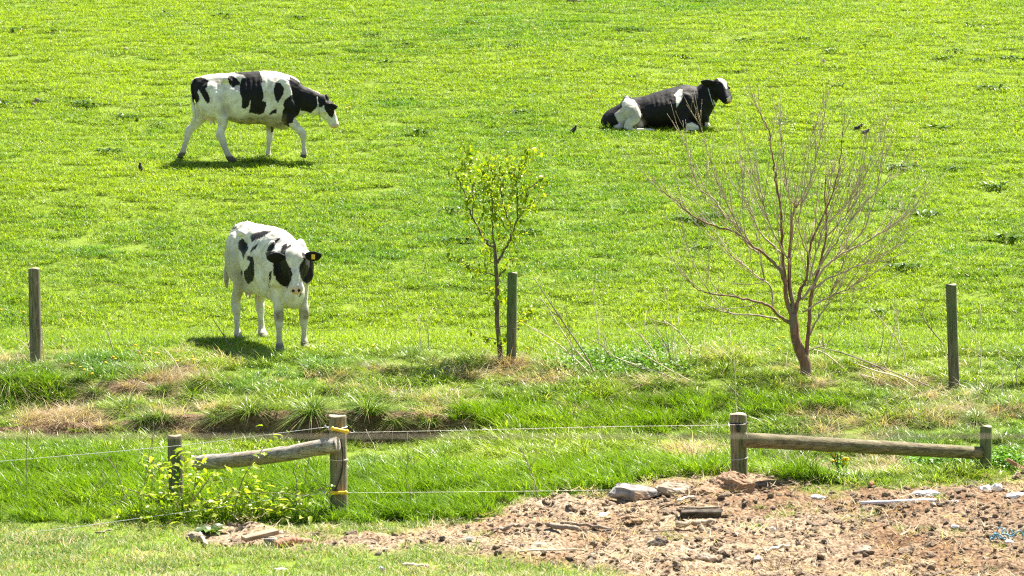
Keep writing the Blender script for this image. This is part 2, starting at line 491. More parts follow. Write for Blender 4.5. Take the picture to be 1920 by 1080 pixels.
def build_ground():
    xs = np.concatenate([np.linspace(-300, -20, 30), np.linspace(-19, -9, 22), np.arange(-8.5, 8.5, 0.045), np.linspace(9, 19, 22), np.linspace(20, 300, 30)])
    ys = np.concatenate([np.linspace(-60, 20, 40), np.linspace(20.5, 25.8, 16), np.arange(26, 38, 0.045), np.arange(38.1, 72, 0.22), np.linspace(73, 120, 40), np.linspace(124, 900, 60)])
    X, Y = np.meshgrid(xs, ys)
    x = X.ravel(); y = Y.ravel()
    z = H(x, y)
    dm = dirtmask(x, y)
    rough = soilrough(x, y)
    z = z + dm * rough
    nx, ny = len(xs), len(ys)
    i = np.arange(nx * ny).reshape(ny, nx)
    F = np.stack([i[:-1, :-1], i[:-1, 1:], i[1:, 1:], i[1:, :-1]], -1).reshape(-1, 4)
    me = bpy.data.meshes.new("pasture_ground")
    me.vertices.add(len(x)); me.vertices.foreach_set("co", np.stack([x, y, z], -1).ravel().astype(np.float32))
    me.loops.add(F.size); me.loops.foreach_set("vertex_index", F.ravel().astype(np.int32))
    me.polygons.add(len(F)); me.polygons.foreach_set("loop_start", (np.arange(len(F)) * 4).astype(np.int32))
    me.update(calc_edges=True)
    me.polygons.foreach_set("use_smooth", [True] * len(F))
    for nm, v in (("dirt", dm), ("bankm", np.maximum(bankmask(x, y), sstep(-6, 6, polymax(*project(np.stack([x, y, z], -1)), BARE_POLYS) + 8 * fbm(x * 3, y * 3, None, 66, 2)) * (y > 31.5)))):
        a = me.attributes.new(nm, 'FLOAT', 'POINT'); a.data.foreach_set("value", v.astype(np.float32))
    me.materials.append(M['ground'])
    o = bpy.data.objects.new("ground", me); COL.objects.link(o)
    tag(o, "rising green pasture hillside with a grassy ditch and a bare dirt strip in front", kind='structure')

def lump_detail(V, seed, amp, f):
    c = V.mean(0); d = V - c; L = np.linalg.norm(d, axis=1)[:, None] + 1e-9
    return V + d / L * (amp * fbm(V[:, 0] * f, V[:, 1] * f, V[:, 2] * f, seed, 4))[:, None]

# ------------------------------------------------------------------ blades and scattering
def blades(n, Rr, lmin, lmax, w, lean=(0.1, 0.6), droop=(0.1, 0.6), seed=0, bias=(0, 0), segs=3, centred=False, zoff=0.0, bunch=1, brad=0.012):
    r = np.random.default_rng(seed)
    rad = Rr * np.sqrt(r.random(n)) if not centred else Rr * r.random(n) ** 1.0
    th = r.random(n) * 2 * np.pi
    root = np.stack([rad * np.cos(th), rad * np.sin(th), np.zeros(n) + zoff], -1)
    ph = r.random(n) * 2 * np.pi if not centred else th + r.normal(0, 0.5, n)
    L = r.uniform(lmin, lmax, n)
    rb_ = r.random(n)
    if bunch > 1:
        g = (np.arange(n) // bunch) * bunch
        root = root[g] + np.stack([r.normal(0, brad, n), r.normal(0, brad, n), np.zeros(n)], -1)
        ph = ph[g] + r.normal(0, 0.7, n); L = L * (0.7 + 0.6 * r.random(n)[g]); rb_ = np.clip(rb_[g] * 0.75 + 0.25 * r.random(n), 0, 1)
    dh = np.stack([np.cos(ph) + bias[0], np.sin(ph) + bias[1], np.zeros(n)], -1)
    ln = r.uniform(*lean, n); dr = r.uniform(*droop, n)
    tw = r.uniform(-0.9, 0.9, n) + ph + np.pi / 2
    sd = np.stack([np.cos(tw), np.sin(tw), np.zeros(n)], -1)
    ww = w * r.uniform(0.6, 1.3, n)
    V = np.zeros((n, 2 * segs + 1, 3)); hh = np.zeros((n, 2 * segs + 1))
    for k in range(segs + 1):
        t = k / segs
        c = root + dh * (L * (ln * t + dr * t * t))[:, None]
        c[:, 2] += L * (t * np.sqrt(np.maximum(1 - ln ** 2, 0.1)) - dr * 0.75 * t * t)
        wd = (ww * (1 - t ** 1.6) * 0.5)[:, None] * sd
        if k < segs:
            V[:, 2 * k] = c - wd; V[:, 2 * k + 1] = c + wd; hh[:, 2 * k:2 * k + 2] = t
        else:
            V[:, 2 * k] = c; hh[:, 2 * k] = 1
    F = []
    m = 2 * segs + 1
    for b in range(n):
        o = b * m
        for k in range(segs - 1):
            F.append((o + 2 * k, o + 2 * k + 1, o + 2 * k + 3, o + 2 * k + 2))
        F.append((o + 2 * segs - 2, o + 2 * segs - 1, o + 2 * segs))
    rnd = np.repeat(rb_, m)
    return V.reshape(-1, 3), F, rnd, hh.ravel()

def join_blades(parts):
    Vs, Fs, Rs, Hs_, Mi, n = [], [], [], [], [], 0
    for (V, F, rn, hh), mi in parts:
        Vs.append(V); Fs += [tuple(i + n for i in f) for f in F]; Mi += [mi] * len(F); Rs.append(rn); Hs_.append(hh); n += len(V)
    return np.concatenate(Vs), Fs, np.concatenate(Rs), np.concatenate(Hs_), Mi

def tuft(name, parts, mats, link=False):
    V, F, rn, hh, mi = join_blades(parts)
    return mesh_obj(name, V, F, mats, None, True, {"rnd": rn, "hh": hh}, mi, link=link)

def scatter(name, label, pts, sources, scale, rotz, tint, tilt=None):
    """one stuff object: points carrying clump copies"""
    n = len(pts)
    me = bpy.data.meshes.new(name)
    me.vertices.add(n); me.vertices.foreach_set("co", np.asarray(pts, np.float32).ravel())
    rot = np.zeros((n, 3)); rot[:, 2] = rotz
    if tilt is not None: rot[:, :2] = tilt
    for nm, typ, v in (("rot", 'FLOAT_VECTOR', rot), ("scl", 'FLOAT', scale), ("tint", 'FLOAT', tint)):
        a = me.attributes.new(nm, typ, 'POINT')
        a.data.foreach_set("vector" if typ == 'FLOAT_VECTOR' else "value", np.asarray(v, np.float32).ravel())
    a = me.attributes.new("idx", 'INT', 'POINT'); a.data.foreach_set("value", rng.integers(0, len(sources), n).astype(np.int32))
    o = bpy.data.objects.new(name, me); COL.objects.link(o)
    tag(o, label, kind='stuff')
    c = bpy.data.collections.new(name + "_clumps")
    for s in sources: c.objects.link(s)
    ng = bpy.data.node_groups.new(name + "_nodes", 'GeometryNodeTree')
    ng.interface.new_socket("Geometry", in_out='INPUT', socket_type='NodeSocketGeometry')
    ng.interface.new_socket("Geometry", in_out='OUTPUT', socket_type='NodeSocketGeometry')
    N = ng.nodes; Lk = ng.links
    gi = N.new("NodeGroupInput"); go = N.new("NodeGroupOutput")
    ci = N.new("GeometryNodeCollectionInfo"); ci.inputs["Collection"].default_value = c
    ci.inputs["Separate Children"].default_value = True; ci.inputs["Reset Children"].default_value = True
    iop = N.new("GeometryNodeInstanceOnPoints"); iop.inputs["Pick Instance"].default_value = True
    def na(nm, typ):
        a = N.new("GeometryNodeInputNamedAttribute"); a.data_type = typ; a.inputs["Name"].default_value = nm
        return a.outputs["Attribute"]
    Lk.new(gi.outputs[0], iop.inputs["Points"]); Lk.new(ci.outputs[0], iop.inputs["Instance"])
    Lk.new(na("idx", 'INT'), iop.inputs["Instance Index"])
    e2r = N.new("FunctionNodeEulerToRotation"); Lk.new(na("rot", 'FLOAT_VECTOR'), e2r.inputs[0])
    Lk.new(e2r.outputs[0], iop.inputs["Rotation"])
    Lk.new(na("scl", 'FLOAT'), iop.inputs["Scale"])
    Lk.new(iop.outputs[0], go.inputs[0])
    md = o.modifiers.new("scatter", 'NODES'); md.node_group = ng
    return o

def candidates(dens, y0, y1, margin=260, xlim=None):
    """random ground points at dens per square metre in the part of the place the picture shows (and a bit beside it)"""
    w = (960 + margin) / FPX
    area = (y1 - y0) * (y0 + y1) * w
    n = int(area * dens)
    yy = np.sqrt(rng.random(n) * (y1 ** 2 - y0 ** 2) + y0 ** 2)
    xx = (rng.random(n) * 2 - 1) * w * yy
    zz = H(xx, yy)
    P = np.stack([xx, yy, zz], -1)
    px, py = project(P)
    return P, px, py

def tintfield(P, s=0.35, seed=61):
    return np.clip(0.5 + 0.75 * fbm(P[:, 0] * s, P[:, 1] * s, None, seed, 4) + 0.25 * vnoise(P[:, 0] * 3, P[:, 1] * 3, None, seed + 5) + rng.normal(0, 0.08, len(P)), 0, 1)

# zones, as signed distances in photograph pixels from outlines on the ground
HAY_POLYS = [[(690, 690), (760, 683), (900, 688), (960, 680), (1060, 692), (1075, 718), (1000, 728), (950, 712), (860, 715), (800, 705), (720, 712)],
             [(1170, 700), (1240, 705), (1310, 720), (1280, 728), (1200, 722)],
             [(1390, 775), (1500, 770), (1640, 785), (1700, 800), (1640, 830), (1500, 815), (1400, 800)],
             [(1240, 850), (1330, 825), (1390, 830), (1380, 860), (1290, 880)],
             [(1660, 735), (1760, 720), (1770, 745), (1690, 765)],
             [(1700, 770), (1920, 760), (1920, 800), (1760, 815)],
             [(20, 775), (150, 765), (200, 790), (140, 815), (40, 812)],
             [(280, 765), (320, 760), (325, 800), (290, 812)],
             [(1590, 850), (1680, 840), (1700, 900), (1610, 905)],
             [(560, 695), (640, 700), (680, 730), (600, 735)],
             [(410, 750), (450, 745), (450, 790), (415, 795)],
             [(1560, 690), (1700, 700), (1760, 730), (1640, 730)]]
BARE_POLYS = [[(225, 715), (290, 700), (370, 680), (380, 700), (300, 725), (240, 745), (150, 752), (170, 735)],
              [(60, 765), (190, 765), (230, 800), (120, 815), (40, 805)],
              [(290, 778), (400, 774), (640, 770), (780, 778), (850, 800), (760, 835), (620, 835), (440, 828), (300, 812)],
              [(1440, 876), (1500, 866), (1560, 876), (1560, 915), (1460, 915)]]
def polymax(px, py, polys):
    s = np.full(px.shape, -1e9)
    for p in polys: s = np.maximum(s, inpoly(px, py, p))
    return s

build_ground()

# pasture --------------------------------------------------------------
def scatter_pasture():
    src = []
    for k in range(6):
        parts = [(blades(140, 0.27, 0.035, 0.100, 0.0075, (0.1, 0.8), (0.1, 0.8), 100 + k, (-0.25, 0), bunch=6, brad=0.014), 0), (blades(150, 0.27, 0.03, 0.070, 0.0075, (0.1, 0.9), (0.1, 0.8), 150 + k), 0)]
        src.append(tuft("grass_clump", parts, [M['pasture']]))
    P, px, py = candidates(25, 37.6, 78)
    lip = 0.9 * fbm(P[:, 0] * 0.7, P[:, 1] * 0.7, None, 71, 3)
    keep = (P[:, 1] > 38.2 + lip)
    P = P[keep]
    n = len(P)
    big = fbm(P[:, 0] * 1.6, P[:, 1] * 1.1, None, 77, 4)
    sc = 0.85 + 0.4 * rng.random(n) + 0.4 * np.clip(big - 0.2, 0, 1)
    t = 0.56 + 0.8 * (tintfield(P, 0.22) - 0.5) + rng.normal(0, 0.16, n) - 0.8 * np.clip(big - 0.2, 0, 1)
    scatter("pasture_grass", "short yellow green grass covering the hillside pasture", P, src, sc, rng.random(n) * 6.283, np.clip(t, 0, 1))
scatter_pasture()

# bank, tussocks, ditch -----------------------------------------------
def scatter_bank():
    src = []
    for k in range(5):
        parts = [(blades(95, 0.15, 0.08, 0.20, 0.009, (0.1, 0.8), (0.2, 0.9), 200 + k, (-0.2, -0.3), bunch=5, brad=0.012), 0)]
        src.append(tuft("bank_clump", parts, [M['bank']]))
    P, px, py = candidates(48, 29.6, 39.6)
    ok = (P[:, 1] > 33.9) | (px > 1395) | (inpoly(px, py, [(-400, 832), (400, 838), (850, 838), (1000, 815), (2300, 815), (2300, 890), (-400, 890)]) > 0); P, px, py = P[ok], px[ok], py[ok]; ok = dirtmask(P[:, 0], P[:, 1]) < 0.4; P, px, py = P[ok], px[ok], py[ok]
    lip = 0.9 * fbm(P[:, 0] * 0.7, P[:, 1] * 0.7, None, 71, 3)
    hay = polymax(px, py, HAY_POLYS) + 10 * fbm(P[:, 0] * 4, P[:, 1] * 4, None, 81, 2)
    bare = polymax(px, py, BARE_POLYS) + 8 * fbm(P[:, 0] * 4, P[:, 1] * 4, None, 82, 2)
    keep = (P[:, 1] < 38.6 + lip) & (rng.random(len(P)) > sstep(-6, 8, bare) * 0.93) & (rng.random(len(P)) > sstep(-6, 8, hay) * 0.5)
    keep &= (rng.random(len(P)) > bankmask(P[:, 0], P[:, 1]) * 0.8)
    P = P[keep]; n = len(P)
    sc = 0.45 + 0.55 * rng.random(n) + 1.0 * np.clip(fbm(P[:, 0] * 2.2, P[:, 1] * 2.2, None, 188, 3), -.3, 1) - 0.2 * sstep(37.5, 39, P[:, 1])
    scatter("bank_grass", "grey green rough grass on the bank above the ditch", P, src, sc, rng.normal(0, 0.9, n), tintfield(P, 0.8, 91))
    # dead hay
    src = []
    for k in range(4):
        parts = [(blades(75, 0.14, 0.14, 0.42, 0.0075, (0.4, 0.95), (0.3, 0.9), 220 + k, (0, -0.5), bunch=5, brad=0.02), 0)]
        src.append(tuft("hay_clump", parts, [M['hay']]))
    P, px, py = candidates(60, 31.0, 39.0)
    hay = np.maximum(polymax(px, py, HAY_POLYS), polymax(px, py, BARE_POLYS) - 4) + 9 * fbm(P[:, 0] * 4, P[:, 1] * 4, None, 83, 2)
    sprinkle = (P[:, 1] > 34.3) & (P[:, 1] < 38.3) & (fbm(P[:, 0] * 1.4, P[:, 1] * 1.4, None, 85, 3) > 0.30)
    keep = (rng.random(len(P)) < sstep(-4, 8, hay) * 0.75 * (fbm(P[:, 0] * 3, P[:, 1] * 3, None, 283, 2) > -0.12)) | (sprinkle & (rng.random(len(P)) < 0.35))
    P = P[keep]; n = len(P)
    scatter("dead_grass", "straw coloured dead grass lying on the bank", P, src, 0.5 + 0.6 * rng.random(n), rng.random(n) * 6.283, tintfield(P, 1.0, 93))
scatter_bank()

def scatter_tall():
    src = []
    for k in range(5):
        parts = [(blades(60, 0.12, 0.12, 0.34, 0.0115, (0.05, 0.65), (0.05, 0.8), 300 + k, (-0.6, -0.1), 4, bunch=4, brad=0.015), 0)]
        src.append(tuft("tall_clump", parts, [M['tall']]))
    P, px, py = candidates(62, 29.3, 36.6)
    A = [(-300, 838), (300, 866), (450, 888), (800, 886), (950, 874), (1200, 868), (1400, 858), (1500, 868), (1560, 900), (1560, 960), (1100, 960), (960, 975), (860, 1000), (660, 1012), (300, 1012), (-300, 1012)]
    B = [(870, 765), (1000, 758), (1090, 750), (1200, 755), (1330, 755), (1400, 748), (1530, 752), (1600, 765), (1600, 775), (1500, 780), (1400, 790), (1200, 815), (1000, 820), (850, 808), (820, 785)]
    C = [(-200, 735), (60, 700), (130, 720), (60, 760), (-200, 780)]
    a = np.maximum(np.maximum(inpoly(px, py, A), inpoly(px, py, B)), inpoly(px, py, C)) + 12 * fbm(P[:, 0] * 3, P[:, 1] * 3, None, 87, 3)
    keep = (rng.random(len(P)) < sstep(-6, 10, a)) & (dirtmask(P[:, 0], P[:, 1]) < 0.3)
    keep &= (polymax(px, py, HAY_POLYS[3:4]) < 0) 
    P = P[keep]; n = len(P)
    sc = 0.66 + 0.42 * rng.random(n) + 0.3 * np.clip(fbm(P[:, 0] * 2.5, P[:, 1] * 2.5, None, 88, 3), -.4, 1)
    ppy = project(P)[1]
    sc *= 1 - 0.45 * sstep(960, 1000, ppy)
    scatter("tall_grass", "lush bright green grass standing tall in the ditch", P, src, sc, rng.normal(0, 0.45, n), 0.58 + 0.5 * (tintfield(P, 0.5, 95) - 0.5))
scatter_tall()

def scatter_fore():
    src = []
    for k in range(4):
        parts = [(blades(60, 0.13, 0.03, 0.10, 0.006, (0.1, 0.9), (0.1, 0.7), 400 + k, (-0.2, 0)), 0)]
        src.append(tuft("lawn_clump", parts, [M['forelawn']]))
    P, px, py = candidates(85, 24.5, 30.6, 500)
    dm = dirtmask(P[:, 0], P[:, 1])
    patch = fbm(P[:, 0] * 1.8, P[:, 1] * 1.8, None, 97, 3)
    keep = (rng.random(len(P)) < (1 - dm) * (0.55 + 0.9 * np.clip(patch + 0.25, 0, 1)) + (dm > .02) * (dm < .9) * 0.12 + dm * 0.12 * (fbm(P[:, 0] * 3.1, P[:, 1] * 3.1, None, 98, 2) > 0.28)) & ((py > 985) | (dm > 0.2))
    P = P[keep]; n = len(P)
    scatter("thin_lawn", "short patchy grass with dry blades along the front edge", P, src, 0.6 + 0.7 * rng.random(n), rng.random(n) * 6.283, tintfield(P, 0.9, 99))
scatter_fore()

def scatter_thatch():
    src = []
    for k in range(3):
        src.append(tuft("thatch_clump", [(blades(26, 0.12, 0.05, 0.15, 0.006, (0.6, 0.99), (0.1, 0.5), 450 + k), 0)], [M['hay']]))
    P, px, py = candidates(60, 24.5, 30.0, 500)
    dm = dirtmask(P[:, 0], P[:, 1]); f = fbm(P[:, 0] * 1.3, P[:, 1] * 1.6, None, 197, 4)
    keep = (rng.random(len(P)) < (1 - dm) * np.clip(0.03 + 1.4 * f, 0, 0.7)) & (py > 985)
    P = P[keep]; n = len(P)
    scatter("dry_thatch", "bleached dry grass matted between the short green blades in front", P, src, 0.6 + 0.6 * rng.random(n), rng.random(n) * 6.283, rng.random(n))
scatter_thatch()

def scatter_soil():
    src = []
    for k in range(6):
        V, F = lump((0, 0, 0.25), (1, 1, 0.6), 500 + k, 0.5, 1.5, 9, flat=3)
        src.append(mesh_obj("clod", V, F, M['clod'], smooth=False, link=False))
    P, px, py = candidates(330, 24.8, 31.4, 150)
    dm = dirtmask(P[:, 0], P[:, 1])
    cl = fbm(P[:, 0] * 2.2, P[:, 1] * 2.2, None, 101, 3)
    keep = (rng.random(len(P)) < dm * (0.35 + 1.2 * np.clip(cl + 0.2, 0, 1)) * (0.45 + 0.55 * sstep(-1, 3, P[:, 0])))
    P = P[keep]; n = len(P)
    rough = soilrough(P[:, 0], P[:, 1])
    P[:, 2] += rough * dirtmask(P[:, 0], P[:, 1])
    sz = 0.009 + 0.036 * rng.random(n) ** 4
    scatter("soil_clods", "crumbly brown soil clods scattered over the dirt strip", P, src, sz, rng.random(n) * 6.283, rng.random(n), rng.normal(0, 0.4, (n, 2)))
    src = []
    for k in range(4):
        src.append(tuft("straw_wisp", [(blades(9, 0.10, 0.06, 0.20, 0.007, (0.93, 0.99), (0.0, 0.1), 520 + k, (0, 0), 2, zoff=0.012), 0)], [M['hay']]))
    P, px, py = candidates(60, 24.8, 31.6, 150)
    dm = dirtmask(P[:, 0], P[:, 1])
    keep = rng.random(len(P)) < dm * 0.42
    P = P[keep]; n = len(P)
    P[:, 2] += 0.02 + soilrough(P[:, 0], P[:, 1])
    scatter("straw_litter", "scattered straw and dry stalks lying on the dirt", P, src, 0.5 + 0.8 * rng.random(n), rng.random(n) * 6.283, rng.random(n), rng.normal(0, 0.15, (n, 2)))
scatter_soil()
# ------------------------------------------------------------------ cows
def cow_material(name, mud_shade_amt=1.0):
    m, n, l, p = newmat(name)
    co = coords(n, l)
    nz = texnoise(n, l, 60, 4, co); nz2 = texnoise(n, l, 9, 4, co)
    b = mathn(n, l, 'ADD', attr(n, "blk"), mathn(n, l, 'MULTIPLY', mathn(n, l, 'SUBTRACT', nz, 0.5), 0.040))
    bf = mathn(n, l, 'ADD', mathn(n, l, 'MULTIPLY', b, 75.0), 0.5, True)
    white = ramp(n, l, nz2, [(0.3, (0.54, 0.47, 0.36)), (0.62, (0.80, 0.75, 0.66))])
    white = mixcol(n, l, 1.0, white, ramp(n, l, texnoise(n, l, 90, 3, co), [(0.35, 0.9), (0.6, 1.0)]), 'MULTIPLY')
    black = ramp(n, l, nz2, [(0.3, (0.004, 0.004, 0.004)), (0.7, (0.012, 0.009, 0.008))])
    pink = attr(n, "pink")
    c = mixcol(n, l, bf, white, black)
    mud_shade_n = mathn(n, l, 'MULTIPLY', attr(n, "mud_shade"), ramp(n, l, nz2, [(0.35, 0.35), (0.62, 1.0)]))
    c = mixcol(n, l, mathn(n, l, 'MULTIPLY', mud_shade_n, mud_shade_amt), c, (0.21, 0.16, 0.085))  # one brown for mud and for shade painted on belly and thigh
    c = mixcol(n, l, pink, c, (0.62, 0.34, 0.30))
    c = mixcol(n, l, attr(n, "hoof"), c, (0.10, 0.08, 0.06))
    l.new(c, p.inputs["Base Color"])
    p.inputs["Roughness"].default_value = 0.68
    p.inputs["Specular IOR Level"].default_value = 0.25
    p.inputs["Sheen Weight"].default_value = 0.03
    p.inputs["Sheen Roughness"].default_value = 0.4
    bump(n, l, texnoise(n, l, 14, 5, co), p, 0.25, 0.012)
    return m
M['cow'] = cow_material('cow_hide')
M['eye'] = mottled('cow_eye', (0.01, 0.008, 0.006), (0.02, 0.015, 0.01), 4, 0.08, 0, spec=0.8)
M['chain'] = mottled('collar_chain', (0.25, 0.28, 0.28), (0.55, 0.58, 0.58), 40, 0.4, 0)

def torso(st):
    """st: (x, ztop, zbot, halfwidth) -> closed loft with a cow-like cross-section"""
    P = catmull([s for s in st], 5)
    sides = 28; V = []; F = []
    ang = np.linspace(0, 2 * np.pi, sides, endpoint=False)
    for x, zt, zb, hw in P:
        hgt = (zt - zb) / 2; zc = (zt + zb) / 2
        s, c = np.sin(ang), np.cos(ang)
        zz = zc + hgt * np.sign(s) * np.abs(s) ** 0.92
        k = (zz - zb) / (zt - zb + 1e-6)
        wid = hw * (0.98 - 0.28 * np.clip(k - 0.62, 0, 1) / 0.38 * 0.8 - 0.1 * np.clip(0.3 - k, 0, 1) / 0.3)
        yy = wid * np.sign(c) * np.abs(c) ** 0.85
        V.append(np.stack([np.full(sides, x), yy, zz], -1))
    V = np.concatenate(V)
    for i in range(len(P) - 1):
        for k in range(sides):
            k2 = (k + 1) % sides
            F.append((i * sides + k, i * sides + k2, (i + 1) * sides + k2, (i + 1) * sides + k))
    F.append(tuple(range(sides))[::-1]); F.append(tuple((len(P) - 1) * sides + k for k in range(sides)))
    return V, F

HEAD = [(-0.05, .05, .06, .05), (.0, .085, .10, .09), (.10, .108, .15, .120), (.22, .112, .185, .132), (.34, .102, .195, .118), (.48, .090, .155, .092),
        (.64, .082, .118, .078), (.80, .075, .095, .078), (.92, .072, .090, .086), (.98, .056, .070, .078), (1.04, .02, .03, .04)]
def head_frame(poll, muzzle, up):
    a = Vector(muzzle) - Vector(poll); L = a.length; a.normalize()
    u = Vector(up); u = (u - a * u.dot(a)).normalized()
    s = a.cross(u).normalized()
    return Vector(poll), a, u, s, L

def head_parts(fr, k=1.0):
    poll, a, u, s, L = fr
    P = catmull(HEAD, 4); sides = 20; V = []; F = []
    ang = np.linspace(0, 2 * np.pi, sides, endpoint=False)
    A, U, S = np.array(a), np.array(u), np.array(s)
    for t, d, v, w in P:
        c0 = np.array(poll) + A * t * L
        c, sn = np.cos(ang), np.sin(ang)
        up_ = np.where(sn > 0, d, v) * np.sign(sn) * np.abs(sn) ** 0.85 * k
        sd = w * np.sign(c) * np.abs(c) ** 0.85 * (1 - 0.35 * np.clip(-sn, 0, 1)) * k
        V.append(c0 + np.outer(up_, U) + np.outer(sd, S))
    V = np.concatenate(V)
    for i in range(len(P) - 1):
        for q in range(sides):
            q2 = (q + 1) % sides
            F.append((i * sides + q, i * sides + q2, (i + 1) * sides + q2, (i + 1) * sides + q))
    F.append(tuple(range(sides))[::-1]); F.append(tuple((len(P) - 1) * sides + q for q in range(sides)))
    out = [(V, F)]
    def hp(t, uu, ss): return np.array(poll) + A * t * L + U * uu * k + S * ss * k
    for sg in (-1, 1):                                       # brows, cheeks, nostril wings
        out.append(ellipsoid(hp(.25, .055, sg * .105), (.032, .032, .032), None, 10, 8))
        out.append(ellipsoid(hp(.30, -.07, sg * .06), (.075, .075, .055), None, 12, 8))
        out.append(ellipsoid(hp(.93, .03, sg * .045), (.03, .03, .03), None, 10, 8))
    return out, hp

def ear(hp_root, direction, updir, L=0.19, w=0.052):
    d = Vector(direction).normalized(); u = Vector(updir); u = (u - d * u.dot(d)).normalized()
    pts = [np.array(hp_root) + np.array(d) * L * t - np.array(u) * 0.03 * math.sin(t * 2.6) for t in (0, .2, .45, .7, .9, 1.0)]
    return tube(pts, [.020, .020, .018, .017, .014, .008], 14, lateral=tuple(u), sub=3, rb=[.022, w * .75, w, w * .92, w * .55, w * .2])

def blend_body(parts, name, voxel=0.0105, smooth=5):
    mb = MB()
    for p in parts: mb.add(p)
    tmp = mb.obj("tmp_body", None)
    rm = tmp.modifiers.new("r", 'REMESH'); rm.mode = 'VOXEL'; rm.voxel_size = voxel
    sm = tmp.modifiers.new("s", 'SMOOTH'); sm.factor = 0.5; sm.iterations = smooth
    dg = bpy.context.evaluated_depsgraph_get()
    me = bpy.data.meshes.new_from_object(tmp.evaluated_get(dg))
    old = tmp.data
    bpy.data.objects.remove(tmp); bpy.data.meshes.remove(old)
    me.name = name
    me.polygons.foreach_set("use_smooth", [True] * len(me.polygons))
    return me

DENTS = [((-.27, .24, 1.27), (.11, .2, .10), .034), ((.27, .28, 1.0), (.07, .2, .25), .026), ((.74, .18, 1.05), (.06, .2, .2), .022), ((-.46, .26, .85), (.06, .2, .16), .03)]
def rib_detail(me, x0, x1, zlo, zhi, amp=.006, dents=()):
    """shallow ribs, hide folds and an uneven surface pushed into the skin"""
    co = get_co(me); no = get_no(me); x, y, z = co.T
    w = sstep(x0, x0 + .12, x) * (1 - sstep(x1 - .12, x1, x)) * sstep(zlo, zlo + .1, z) * (1 - sstep(zhi - .15, zhi, z)) * (np.abs(no[:, 1]) > .35)
    d = amp * np.sin((x + .12 * (z - zlo)) * 2 * np.pi / .085) * w
    d = d + .014 * fbm(x * 4.5, y * 4.5, z * 4.5, 3, 3) + .004 * fbm(x * 16, y * 16, z * 16, 4, 2)
    for c, r, dep in dents:
        for sg in (-1, 1):
            q = np.linalg.norm((co - np.array([c[0], sg * c[1], c[2]])) / np.array(r), axis=1)
            d = d - 1.35 * dep * np.exp(-q * q * 1.2)
    co = co + no * d[:, None]
    me.vertices.foreach_set("co", co.astype(np.float32).ravel()); me.update()

def croup_up(me):
    """high croup: this cow stands rump high"""
    co = get_co(me); x, y, z = co.T
    co[:, 2] = z + .105 * np.clip((.45 - x) / 1.2, 0, 1.05) * sstep(.45, 1.05, z)
    me.vertices.foreach_set("co", co.astype(np.float32).ravel()); me.update()

def get_co(me):
    a = np.zeros(len(me.vertices) * 3, np.float32); me.vertices.foreach_get("co", a); return a.reshape(-1, 3).astype(float)
def get_no(me):
    a = np.zeros(len(me.vertices) * 3, np.float32); me.vertex_normals.foreach_get("vector", a); return a.reshape(-1, 3).astype(float)

def finish_cow(me, name, label, loc, rotz, black, white, base_black, seed, extra, ppm, black3d=None, mirror_bias=0.08):
    """coat pattern is a value stored on the skin: positive = black"""
    co = get_co(me); no = get_no(me)
    c, s = math.cos(rotz), math.sin(rotz)
    Rz = np.array([[c, -s, 0], [s, c, 0], [0, 0, 1]])
    W = co @ Rz.T + np.array(loc); Nw = no @ Rz.T
    px, py = project(W)
    sdb = np.full(len(co), -1e3); sdw = np.full(len(co), -1e3)
    for p in black: sdb = np.maximum(sdb, inpoly(px, py, p))
    for p in white: sdw = np.maximum(sdw, inpoly(px, py, p))
    f = (np.maximum(-1e3, -sdw) if base_black else sdb) / ppm
    vd = np.array([0, 0, CAMZ]) - W; vd /= np.linalg.norm(vd, axis=1)[:, None]
    facing = (Nw * vd).sum(1)
    other = (fbm(co[:, 0] * 2.4 + seed, co[:, 1] * 2.4, co[:, 2] * 2.4, seed, 2) - (0.05 if not base_black else -0.35)) * 0.35
    if base_black: other = np.full(len(co), .2)
    w = sstep(-0.32, -0.12, facing)
    f = np.clip(f, -0.3, 0.3) * w + other * (1 - w)
    f = f + 0.006 * fbm(co[:, 0] * 22, co[:, 1] * 22, co[:, 2] * 22, 5, 2)
    at_ = {"blk": f, "mud_shade": np.zeros(len(co)), "pink": np.zeros(len(co)), "hoof": np.zeros(len(co))}
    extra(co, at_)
    for k, v in at_.items():
        a = me.attributes.new(k, 'FLOAT', 'POINT'); a.data.foreach_set("value", v.astype(np.float32))
    me.materials.append(M['cow'])
    t = thing(name, label, "cow", loc, rotz)
    o = bpy.data.objects.new("body", me); COL.objects.link(o); o.parent = t
    return t

def near(co, pt, r, soft=0.02):
    d = np.linalg.norm(co - np.array(pt), axis=1)
    return 1 - sstep(r - soft, r + soft, d)

def eyes(t, hp, k=1.0):
    for sg in (-1, 1):
        V, F = ellipsoid(hp(.27, .042, sg * .118), (.021, .021, .021), None, 12, 8)
        mesh_obj("eye", V, F, M['eye'], t)

def collar(t, centre, axis, ra, rb, lateral, r=0.010, tail=0.0):
    a = Vector(axis).normalized(); l = Vector(lateral); l = (l - a * l.dot(a)).normalized(); u = a.cross(l)
    mb = MB(); n = 26
    th = np.linspace(0, 2 * np.pi, n + 1)
    pts = [np.array(centre) + np.array(u) * ra * math.cos(x) + np.array(l) * rb * math.sin(x) for x in th]
    mb.add(tube(pts, r, 7))
    for i in range(0, n, 2): mb.add(ellipsoid(pts[i], (.014, .014, .014), None, 8, 6))
    if tail:
        b = min(pts, key=lambda q: q[2])
        mb.add(tube([b, b + np.array([0, 0, -tail * .5]), b + np.array([.01, 0, -tail])], .007, 6)); mb.add(ellipsoid(b + np.array([.01, 0, -tail]), (.016, .008, .022), None, 8, 6))
    return mb.obj("collar", M['chain'], t)

